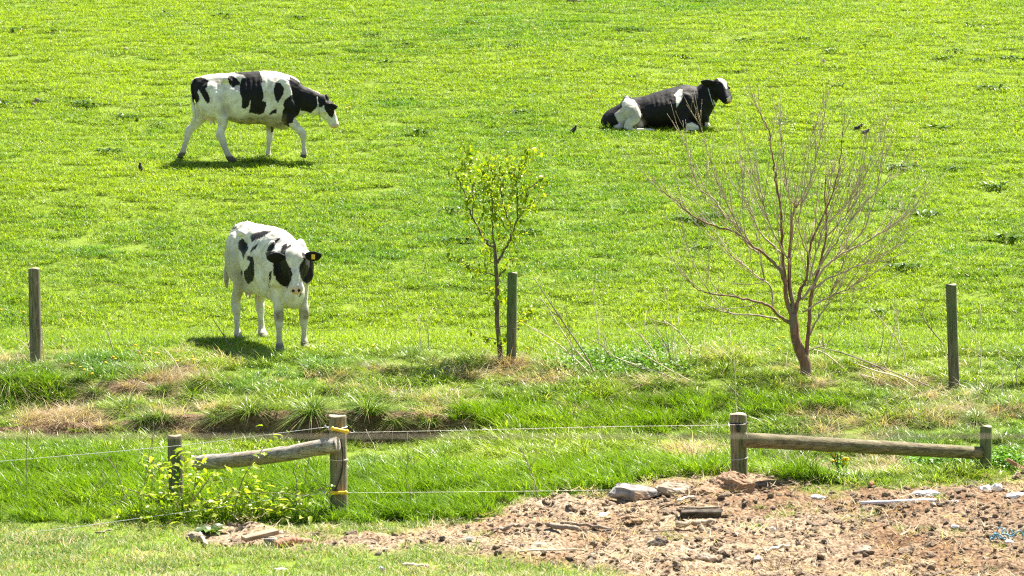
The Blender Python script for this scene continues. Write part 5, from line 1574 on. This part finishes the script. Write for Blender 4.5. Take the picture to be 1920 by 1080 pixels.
def stalks():
    D, Gm = M['stemdry'], M['stemgrey']
    grp = "dry stalks leaning over the bank"
    L = [([(1120, 712), (1100, 670), (1060, 610), (1030, 565), (1000, 520)], .006), ([(1125, 705), (1070, 645), (1035, 590), (1012, 555)], .005), ([(1118, 710), (1075, 670), (1040, 640), (1000, 615)], .005),
         ([(1160, 690), (1130, 650), (1112, 640)], .005), ([(1125, 700), (1123, 640), (1118, 590), (1110, 540)], .004), ([(1135, 680), (1132, 620), (1126, 570)], .003), ([(1080, 705), (1073, 660), (1065, 610), (1060, 575)], .003),
         ([(1240, 690), (1215, 650), (1200, 626)], .005), ([(1246, 690), (1220, 650), (1202, 628)], .004), ([(1262, 690), (1250, 650), (1226, 612)], .004), ([(1255, 685), (1245, 645), (1230, 610)], .004), ([(1270, 690), (1262, 620), (1250, 560), (1245, 535)], .0035), ([(1258, 690), (1252, 640), (1245, 600)], .003),
         ([(1266, 690), (1260, 640), (1258, 600)], .003), ([(1300, 655), (1270, 620), (1244, 600)], .0055), ([(1240, 700), (1200, 690), (1170, 676)], .004), ([(1300, 725), (1240, 700), (1180, 680), (1150, 668)], .005), ([(1310, 720), (1250, 690), (1190, 655)], .004),
         ([(1500, 700), (1480, 660), (1350, 658)], .0001), ([(1385, 690), (1362, 665), (1350, 655)], .004), ([(1377, 690), (1385, 665), (1398, 640)], .003), ([(1294, 690), (1294, 665), (1294, 650)], .0035),
         ([(1700, 682), (1690, 650), (1665, 615), (1640, 585)], .006), ([(1662, 690), (1668, 650), (1680, 600), (1673, 572)], .005), ([(1640, 680), (1655, 640), (1655, 590)], .004), ([(1628, 672), (1620, 630), (1612, 615)], .003), ([(1672, 690), (1678, 665), (1680, 645)], .003),
         ([(1780, 655), (1740, 610), (1715, 570)], .005), ([(1838, 700), (1840, 640), (1838, 570)], .0035), ([(1834, 690), (1834, 660), (1834, 645)], .003), ([(1675, 712), (1650, 690), (1590, 665), (1530, 650)], .006), ([(1735, 740), (1690, 710), (1640, 695), (1600, 680)], .006), ([(1690, 725), (1640, 710), (1610, 700)], .005), ([(1770, 735), (1720, 715), (1680, 700), (1575, 660)], .005),
         ([(1595, 700), (1550, 665), (1526, 655)], .006), ([(1548, 700), (1546, 660), (1540, 640)], .003), ([(436, 655), (420, 630), (400, 600)], .0055), ([(216, 672), (210, 650), (205, 632)], .007), ([(788, 665), (787, 620), (783, 590)], .004), ([(802, 660), (803, 630), (800, 608)], .003),
         ([(75, 690), (60, 660), (40, 640), (22, 635)], .004), ([(85, 690), (80, 650), (80, 615)], .004), ([(66, 690), (52, 640), (45, 600)], .0035), ([(290, 705), (275, 685), (258, 655)], .004), ([(345, 712), (330, 680), (310, 655)], .004), ([(260, 710), (245, 695), (235, 688)], .004),
         ([(1880, 745), (1878, 700), (1868, 680)], .0035), ([(1905, 730), (1890, 690), (1872, 660)], .004), ([(1912, 740), (1905, 700), (1916, 670)], .004), ([(1700, 850), (1560, 830), (1400, 812)], .0001),
         ([(1385, 812), (1380, 760), (1378, 700), (1374, 660), (1360, 610)], .003), ([(1395, 770), (1382, 740), (1368, 725)], .0045), ([(700, 880), (704, 850), (700, 830)], .003)]
    for k, (pp, r) in enumerate(L):
        if r < .001: continue
        r *= 1.9
        stalk(pp, Yat(*pp[0]), r, D if k % 3 else Gm, "pale dry weed stalk standing up from the bank grass", grp, dy=(-.15 if k % 2 else .2), side=2 if r > .0045 else 0)
    # twigs in front of the tall ditch grass
    grp2 = "bare twigs in front of the ditch grass"
    T = [([(1008, 940), (1003, 905), (990, 870), (975, 840)], .006, 30.2), ([(768, 958), (770, 925), (760, 890), (768, 850)], .004, 29.9), ([(50, 905), (50, 840), (55, 770)], .004, 30.6), ([(285, 905), (285, 850), (288, 790)], .005, 30.6), ([(265, 860), (285, 825), (300, 800)], .004, 30.6),
         ([(240, 942), (225, 900), (210, 870), (200, 860)], .006, 29.9), ([(165, 990), (167, 935), (200, 905)], .005, 29.6), ([(550, 935), (556, 905), (550, 880), (560, 878), (575, 905)], .005, 29.8), ([(575, 950), (572, 900), (582, 855)], .004, 29.9), ([(613, 968), (620, 940), (600, 915)], .006, 29.7),
         ([(205, 995), (190, 960), (250, 925)], .004, 29.7), ([(377, 798), (378, 840), (380, 870)], .002, 30.7), ([(800, 940), (880, 875), (900, 870)], .0001, 30)]
    for k, (pp, r, Y) in enumerate(T):
        if r < .001: continue
        stalk(pp, Y, r, Gm, "thin bare brown twig rising before the tall ditch grass", grp2, side=3, name="bare_twig", cat="twig")
    o = stalk([(995, 940), (1003, 905), (995, 890)], 30.15, .005, M['stemdry'], "reddish forked twig poking up beside the grey rock heap", side=0, name="forked_twig", cat="twig")
    mb = MB()
stalks()

# ------------------------------------------------------------------ things lying on the dirt
def Hd(x, y):
    a, b = np.array([x]), np.array([y])
    return float((H(a, b) + dirtmask(a, b) * soilrough(a, b))[0])
def dz(px, py):
    g = ground(px, py, 24.5); g.z = Hd(g.x, g.y); return g
def rock(label, px, py, wpx, hpx, mat, seed, depth=.8, noise=.4, flat=5, name="rock", cat="rock", group=None, rz=0, sink=.15):
    g = dz(px, py + hpx * .5); ppm = FPX / g.y
    w, h = wpx / ppm, hpx / ppm
    V, F = lump((0, 0, h * (.5 - sink)), (w / 2, w / 2 * depth, h / 2), seed, noise, 1.6, 30 if wpx > 35 else 12, flat=flat)
    V = lump_detail(V, seed, h * .14, (6 if mat is M['mound'] else 2.5) / h)
    o = mesh_obj(name, V, F, mat, smooth=False)
    o.location = g + Vector((0, w * .2, -.12 * h)); o.rotation_euler = (0, 0, rz)
    tag(o, label, cat, group)
    return o
rock("large grey weathered rock at the edge of the dirt", 1188, 920, 95, 42, M['rock'], 3, .7, .45, 6)
rock("pale tan rock against the large grey rock", 1262, 918, 75, 30, M['palerock'], 8, .7, .4, 6)
rock("small grey boulder squeezed between the two big rocks", 1228, 922, 26, 20, M['rock'], 12, .8)
rock("crumbling heap of rusty soil at the foot of the thick post", 1378, 905, 84, 50, M['mound'], 21, .8, .28, 0, "soil_heap", "soil heap", sink=.30)
rock("low rusty soil shoulder beside the crumbling heap", 1340, 918, 90, 30, M['mound'], 22, .9, .28, 0, "soil_heap", "soil heap", sink=.30)
rock("squared tan stone block near the front edge of the dirt", 1322, 1042, 52, 26, M['palerock'], 31, .8, .2, 8)
rock("jagged pale stone standing by the front grass edge", 1107, 1050, 34, 34, M['palerock'], 33, .7, .5, 6)
rock("dark elongated stone lying in the middle of the dirt", 1232, 1024, 40, 18, M['darkstone'], 35, .5, .4, 5, rz=.2)
rock("orange brown rotten stump chunk in the dirt", 1188, 980, 48, 20, M['mound'], 37, .7, .5, 3, "wood_chunk", "wood chunk")
rock("flat beige stone lying among clods near the bottom", 1618, 1038, 42, 18, M['palerock'], 39, .7, .4, 5)
rock("grey stone under the dark dock leaves", 365, 1003, 40, 22, M['palerock'], 41, .7, .4, 5)
rock("brown stone beside the dark dock leaves", 395, 1015, 34, 14, M['clod'], 43, .7, .4, 5)
for k, (px, py, w, h) in enumerate([(1790, 985, 16, 9), (1690, 1035, 14, 8), (1500, 1000, 14, 9), (1450, 985, 12, 9), (1095, 1010, 12, 8), (970, 1000, 16, 9), (1010, 1020, 13, 8), (1560, 1060, 18, 10), (1280, 1060, 14, 9), (880, 1020, 14, 8), (800, 1015, 16, 9), (700, 1020, 12, 7), (1420, 1050, 16, 9), (1720, 1065, 18, 11), (1850, 1050, 18, 11), (1380, 1005, 12, 8), (1140, 975, 14, 8), (1070, 965, 12, 7), (1590, 965, 14, 8), (1240, 955, 12, 8), (800, 1060, 12, 10), (715, 1064, 14, 10), (1860, 965, 14, 8), (1750, 955, 14, 8)]):
    rock("small pale stone lying loose on the dirt", px, py, w, h, M['palerock'] if k % 3 else M['white'], 60 + k, .8, .35, 4, "stone", "stone", "small pale stones on the dirt")
for k, (px, py, w, h) in enumerate([(830, 1018, 18, 12), (770, 1005, 14, 10), (860, 1003, 14, 9), (1010, 985, 16, 10), (1340, 995, 16, 12), (1540, 945, 18, 11), (1755, 948, 20, 12), (1670, 955, 14, 9), (1460, 1020, 16, 9), (1545, 1030, 14, 9), (1640, 1010, 13, 8), (1790, 1020, 14, 9), (1230, 1062, 14, 9), (1490, 1062, 16, 10), (1870, 1000, 26, 14), (1600, 1000, 12, 8), (720, 1068, 20, 16), (1350, 1065, 14, 8), (1450, 950, 14, 8), (1820, 935, 22, 10), (1850, 922, 26, 10), (1885, 935, 22, 9)]):
    rock("dark clod of damp soil on the dirt", px, py, w * .8, h * .8, M['darkstone'] if k % 3 == 0 else M['clod'], 90 + k, .8, .5, 2, "soil_clod", "soil clod", "big dark soil clods on the dirt")
for label, px, py, w, h, sd in (("crumpled white sheet before the leafy ground cover", 1742, 920, 50, 13, 1), ("small white scrap near the yellow flowered weed", 1533, 928, 30, 11, 2), ("white rag at the foot of the thin post", 1848, 916, 28, 12, 3), ("pointed cream scrap standing beside the thin post", 1872, 905, 26, 24, 4),
                                ("white plastic scrap at the outer right edge of the dirt", 1908, 932, 36, 14, 5), ("white lump caught under the blue twine", 1893, 1012, 16, 10, 6), ("white flake by the dark clod right of the long grey pipe", 1790, 939, 20, 7, 7), ("torn white wrapper in the middle of the dirt", 1135, 966, 34, 11, 8), ("pale scrap in the front grass", 527, 1067, 28, 7, 9)):
    rock(label, px, py, w, h, M['white'], 130 + sd, .6, .7, 2, "litter_scrap", "litter")

def stick(label, a, b, rpx, mat, seed=0, name="stick", cat="stick", lift=.015, bend=.02, sides=9):
    A = dz(*a); B = dz(*b); r = rpx / (FPX / A.y)
    A.z += r * .7 + lift; B.z += r * .7 + lift
    rs = np.random.default_rng(seed); n = 8
    pts = [np.array(A.lerp(B, i / n) - A) + np.array([0, rs.normal(0, bend), rs.normal(0, bend * .25)]) for i in range(n + 1)]
    V, F = tube(pts, [r * rs.uniform(.8, 1.1) for _ in range(n + 1)], sides)
    o = mesh_obj(name, V, F, mat); o.location = A; tag(o, label, cat)
    return o
stick("long grey plastic pipe half buried in the dirt", (1612, 941), (1755, 939), 4.5, M['wire'], 1, "pipe", "pipe", bend=.002)
stick("rust coloured clay pipe end lying next to the plank", (516, 1023), (552, 1020), 9, M['redbrick'], 2, "clay_pipe", "pipe", bend=.0, sides=16)
stick("narrower rusty pipe end sticking out of the clay pipe", (554, 1019), (583, 1018), 7.5, M['redbrick'], 3, "clay_pipe", "pipe", bend=.0, sides=16)
stick("weathered grey stick lying in front of a darker one", (1025, 999), (1085, 1007), 5, M['stemgrey'], 4)
stick("dark stick lying behind the weathered grey stick", (1050, 997), (1148, 999), 3, M['stemgrey'], 5)
stick("long thin twig lying across the dirt", (1095, 1005), (1265, 997), 1.2, M['stemgrey'], 6, bend=.03)
stick("pale barkless log below the dark trough", (1268, 992), (1340, 982), 6, M['palerock'], 7, "log", "log", bend=.03)
stick("short pale stick near the large grey rock", (1268, 950), (1300, 948), 3, M['stemdry'], 8)
stick("curved brown stick lying left in the dirt", (915, 995), (975, 992), 3.5, M['stemgrey'], 9, bend=.05)
stick("tilted brown branch stub behind the dirt by the ditch", (1632, 918), (1662, 890), 5, M['redbrick'], 10, bend=.01)
stick("short twig in the grass at lower left", (180, 1004), (208, 998), 2, M['stemgrey'], 11)
stick("pale stick leaning on the stones by the dock leaves", (373, 1005), (388, 1030), 2.5, M['stemdry'], 12)
stick("straight thin stick in the dirt near the front grass", (965, 1046), (1095, 1045), 1.8, M['stemdry'], 13)
stick("short split stick near the bottom of the dirt", (1435, 1046), (1480, 1042), 3.5, M['stemdry'], 14)
stick("pale stick lying in the front grass", (755, 1063), (795, 1068), 3, M['stemdry'], 15)

# plank on a small grey block
def plank():
    g = dz(470, 1028)
    o = mesh_obj("plank", *box((0, 0, 0), (.34, .13, .042), Matrix.Rotation(R(-9), 4, 'Y')), M['plank'], smooth=False)
    md = o.modifiers.new("b", 'BEVEL'); md.width = .004
    c = at(488, 1014, 28.35); o.location = (c.x, c.y, Hd(c.x, c.y) + .125); o.rotation_euler = (0, 0, R(24))
    tag(o, "weathered brown plank propped at a tilt beside the clay pipe", "plank")
    c2 = at(505, 1024, 28.3)
    o2 = mesh_obj("block", *box((0, 0, .03), (.10, .08, .13)), M['rock'], smooth=False); o2.modifiers.new("b", 'BEVEL').width = .005
    o2.location = (c2.x, c2.y, Hd(c2.x, c2.y)); tag(o2, "small grey concrete block holding up the tilted plank", "block")
plank()
def trough():
    c = dz(1312, 975); t = thing("metal_trough", "dark rusty open channel piece lying behind the pale log", "metal scrap", c, R(3))
    V = []; F = []; na, nx_ = 12, 14
    for side, rr in ((0, .075), (1, .066)):
        for i in range(nx_ + 1):
            x = -.20 + .40 * i / nx_
            for k in range(na + 1):
                a = R(-40) + R(190) * k / na + .06 * math.sin(x * 14)
                V.append((x + .02 * math.cos(a * 3), rr * math.cos(a), .055 + rr * math.sin(a) * (.85 + .2 * x)))
    m_ = (nx_ + 1) * (na + 1)
    for s_ in (0, 1):
        for i in range(nx_):
            for k in range(na):
                q = s_ * m_ + i * (na + 1) + k; f = (q, q + 1, q + na + 2, q + na + 1); F.append(f if s_ else f[::-1])
    for i in range(nx_):
        for k in (0, na): q = i * (na + 1) + k; F.append((q, q + na + 1, q + na + 1 + m_, q + m_))
    for k in range(na):
        for i in (0, nx_): q = i * (na + 1) + k; F.append((q, q + 1, q + 1 + m_, q + m_))
    mesh_obj("channel", V, F, M['darkstone'], t)
    mesh_obj("rim", *tube([(-.20, .0, .135), (0, .0, .128), (.20, .0, .138)], .010, 8), M['palerock'], t)
trough()
def rusty_bar():
    c = at(1905, 898, 31.2)
    o = mesh_obj("rusty_bar", *box((0, 0, 0), (.30, .05, .035), Matrix.Rotation(R(30), 4, 'Y')), M['redbrick'], smooth=False)
    o.location = (c.x + .03, c.y, Hd(c.x, c.y) + .09); tag(o, "rusty brown bar leaning at the far right dirt edge", "metal scrap")
rusty_bar()
def blue_rope():
    c = dz(1903, 1010); rs = np.random.default_rng(8); mb = MB()
    for k in range(3):
        pts = []; p = np.array([rs.normal(0, .05), rs.normal(0, .05), .02]); a = rs.uniform(0, 6.28)
        for i in range(11):
            pts.append(p.copy()); a += rs.normal(.5, .5); p = p + np.array([math.cos(a) * .045, math.sin(a) * .05, 0]); p[2] = abs(rs.normal(.045, .03)) + .01
        mb.add(tube(pts, .0065, 6, sub=4))
    o = mb.obj("twine", M['blue']); o.location = c; tag(o, "tangled bright blue baler twine lying on the dirt", "twine")
blue_rope()

# hillside stones
for label, px, py, w, h, sd in (("pale flat stone at the top edge of the hillside", 1075, 7, 28, 9, 1), ("small beige stone up the hillside above the bare tree", 1544, 122, 12, 7, 2), ("small beige stone on the hillside left of the walking cow", 236, 98, 12, 6, 3), ("white stone in the pasture near the left edge", 69, 196, 12, 8, 4), ("white stone left of the walking cow by dark weeds", 62, 201, 10, 6, 5)):
    g = ground(px, py, 36); ppm = FPX / g.y
    V, F = lump((0, 0, h / ppm * .6), (w / ppm / 2, w / ppm / 2.5, h / ppm), 160 + sd, .35, 1.4, 12, flat=4)
    o = mesh_obj("stone", V, F, M['palerock'], smooth=False); o.location = g; tag(o, label, "stone")

# ------------------------------------------------------------------ birds
M['bird'] = mottled('bird_feathers', (0.022, 0.016, 0.022), (0.06, 0.045, 0.04), 30, 0.4, 0)
M['beak'] = mottled('bird_beak', (0.5, 0.3, 0.08), (0.6, 0.4, 0.12), 30, 0.5, 0)
def bird(label, px, py, flip=1, up=0.0, s=0.85):
    g = ground(px, py + 5, 36)
    t = thing("bird", label, "bird", g, 0, None)
    P = [(-.115, 0, .050), (-.075, 0, .062), (-.03, 0, .078), (.02, 0, .092), (.055, 0, .110), (.072, 0, .130), (.092, 0, .140), (.106, 0, .138)]
    rr = [.006, .016, .036, .040, .032, .020, .022, .010]
    ca, sa = math.cos(up), math.sin(up)
    tr = lambda V: np.stack([(V[:, 0] * ca - (V[:, 2] - .06) * sa) * flip * s, V[:, 1] * s, ((V[:, 2] - .06) * ca + V[:, 0] * sa + .075) * s], -1)
    V, F = tube(P, rr, 12, lateral=(0, 1, 0), sub=4, rb=[.014, .018, .034, .038, .030, .019, .020, .010])
    mesh_obj("body", tr(V), F, M['bird'], t)
    V, F = tube([(.104, 0, .139), (.118, 0, .136), (.132, 0, .132)], [.006, .004, .001], 7); mesh_obj("beak", tr(V), F, M['beak'], t)
    for sg in (-1, 1):
        V, F = ellipsoid((-.02, sg * .033, .080), (.06, .010, .026), Matrix.Rotation(R(10), 3, 'Y'), 12, 8); mesh_obj("wing", tr(V), F, M['bird'], t)
        mesh_obj("leg", *tube([(0, sg * .015, .05), (.0, sg * .015, 0)], .004, 5), M['beak'], t)
bird("small black bird in the grass left of the walking cow's shadow", 262, 320, -1, .9)
bird("dark bird standing in the grass below the lying cow", 1076, 248, 1, .45)
bird("upper dark bird of the two beside each other behind the bare tree", 1609, 243, 1, .1)
bird("lower dark bird of the two beside each other behind the bare tree", 1622, 252, 1, .05)

# ------------------------------------------------------------------ one label per thing, told by what it stands beside
LAND = [("walking cow", 490, 225), ("standing cow", 515, 540), ("lying cow", 1250, 200), ("leafy young tree", 935, 400), ("bare tree", 1500, 480), ("far post at the pasture's left end", 66, 600), ("far post at the pasture's right end", 1785, 630),
        ("gate post with yellow handles", 636, 860), ("thick post of the mossy rail", 1387, 850), ("dead hay patch on the bank", 1250, 715), ("yellow flowered weed", 1574, 895), ("thin post of the mossy rail", 1848, 860), ("large grey rock", 1190, 920), ("tilted brown plank", 490, 1015), ("blue twine", 1895, 1010), ("dark rusty channel piece", 1312, 970)]
ORD = ["nearest", "second nearest", "third nearest", "fourth nearest", "fifth nearest", "sixth nearest", "seventh nearest", "eighth nearest", "ninth nearest", "tenth nearest", "eleventh nearest", "twelfth nearest", "thirteenth nearest", "fourteenth nearest", "fifteenth nearest", "sixteenth nearest"]
def single_out(group, desc):
    its = {}
    for o in [o for o in COL.objects if o.get("group") == group]:
        px, py = project(np.array(o.location)); px, py = float(px), float(py)
        nm, lx, ly = min(LAND, key=lambda q: math.hypot(q[1] - px, (q[2] - py) * 1.3))
        dx, dy = px - lx, py - ly
        if abs(dx) > 2.4 * abs(dy): d = "right of" if dx > 0 else "left of"
        elif abs(dy) > 2.4 * abs(dx): d = "below" if dy > 0 else "above"
        else: d = ("below" if dy > 0 else "above") + " and " + ("right of" if dx > 0 else "left of")
        its.setdefault((d, nm), []).append((math.hypot(dx, dy), o))
    for (d, nm), li in its.items():
        li.sort(key=lambda q: q[0])
        for k, (_, o) in enumerate(li):
            o["label"] = f"{desc} {d} the {nm}" + (f", {ORD[min(k, 15)]}" if len(li) > 1 else "")
single_out("dark weeds dotted over the pasture", "dark weed clump")
single_out("grass tussocks along the ditch bank", "grass tussock")
single_out("dry stalks leaning over the bank", "dry stalk")
single_out("bare twigs in front of the ditch grass", "bare twig")
single_out("dandelions in the grass", "dandelion")
single_out("small pale stones on the dirt", "small pale stone")
single_out("big dark soil clods on the dirt", "dark soil clod")
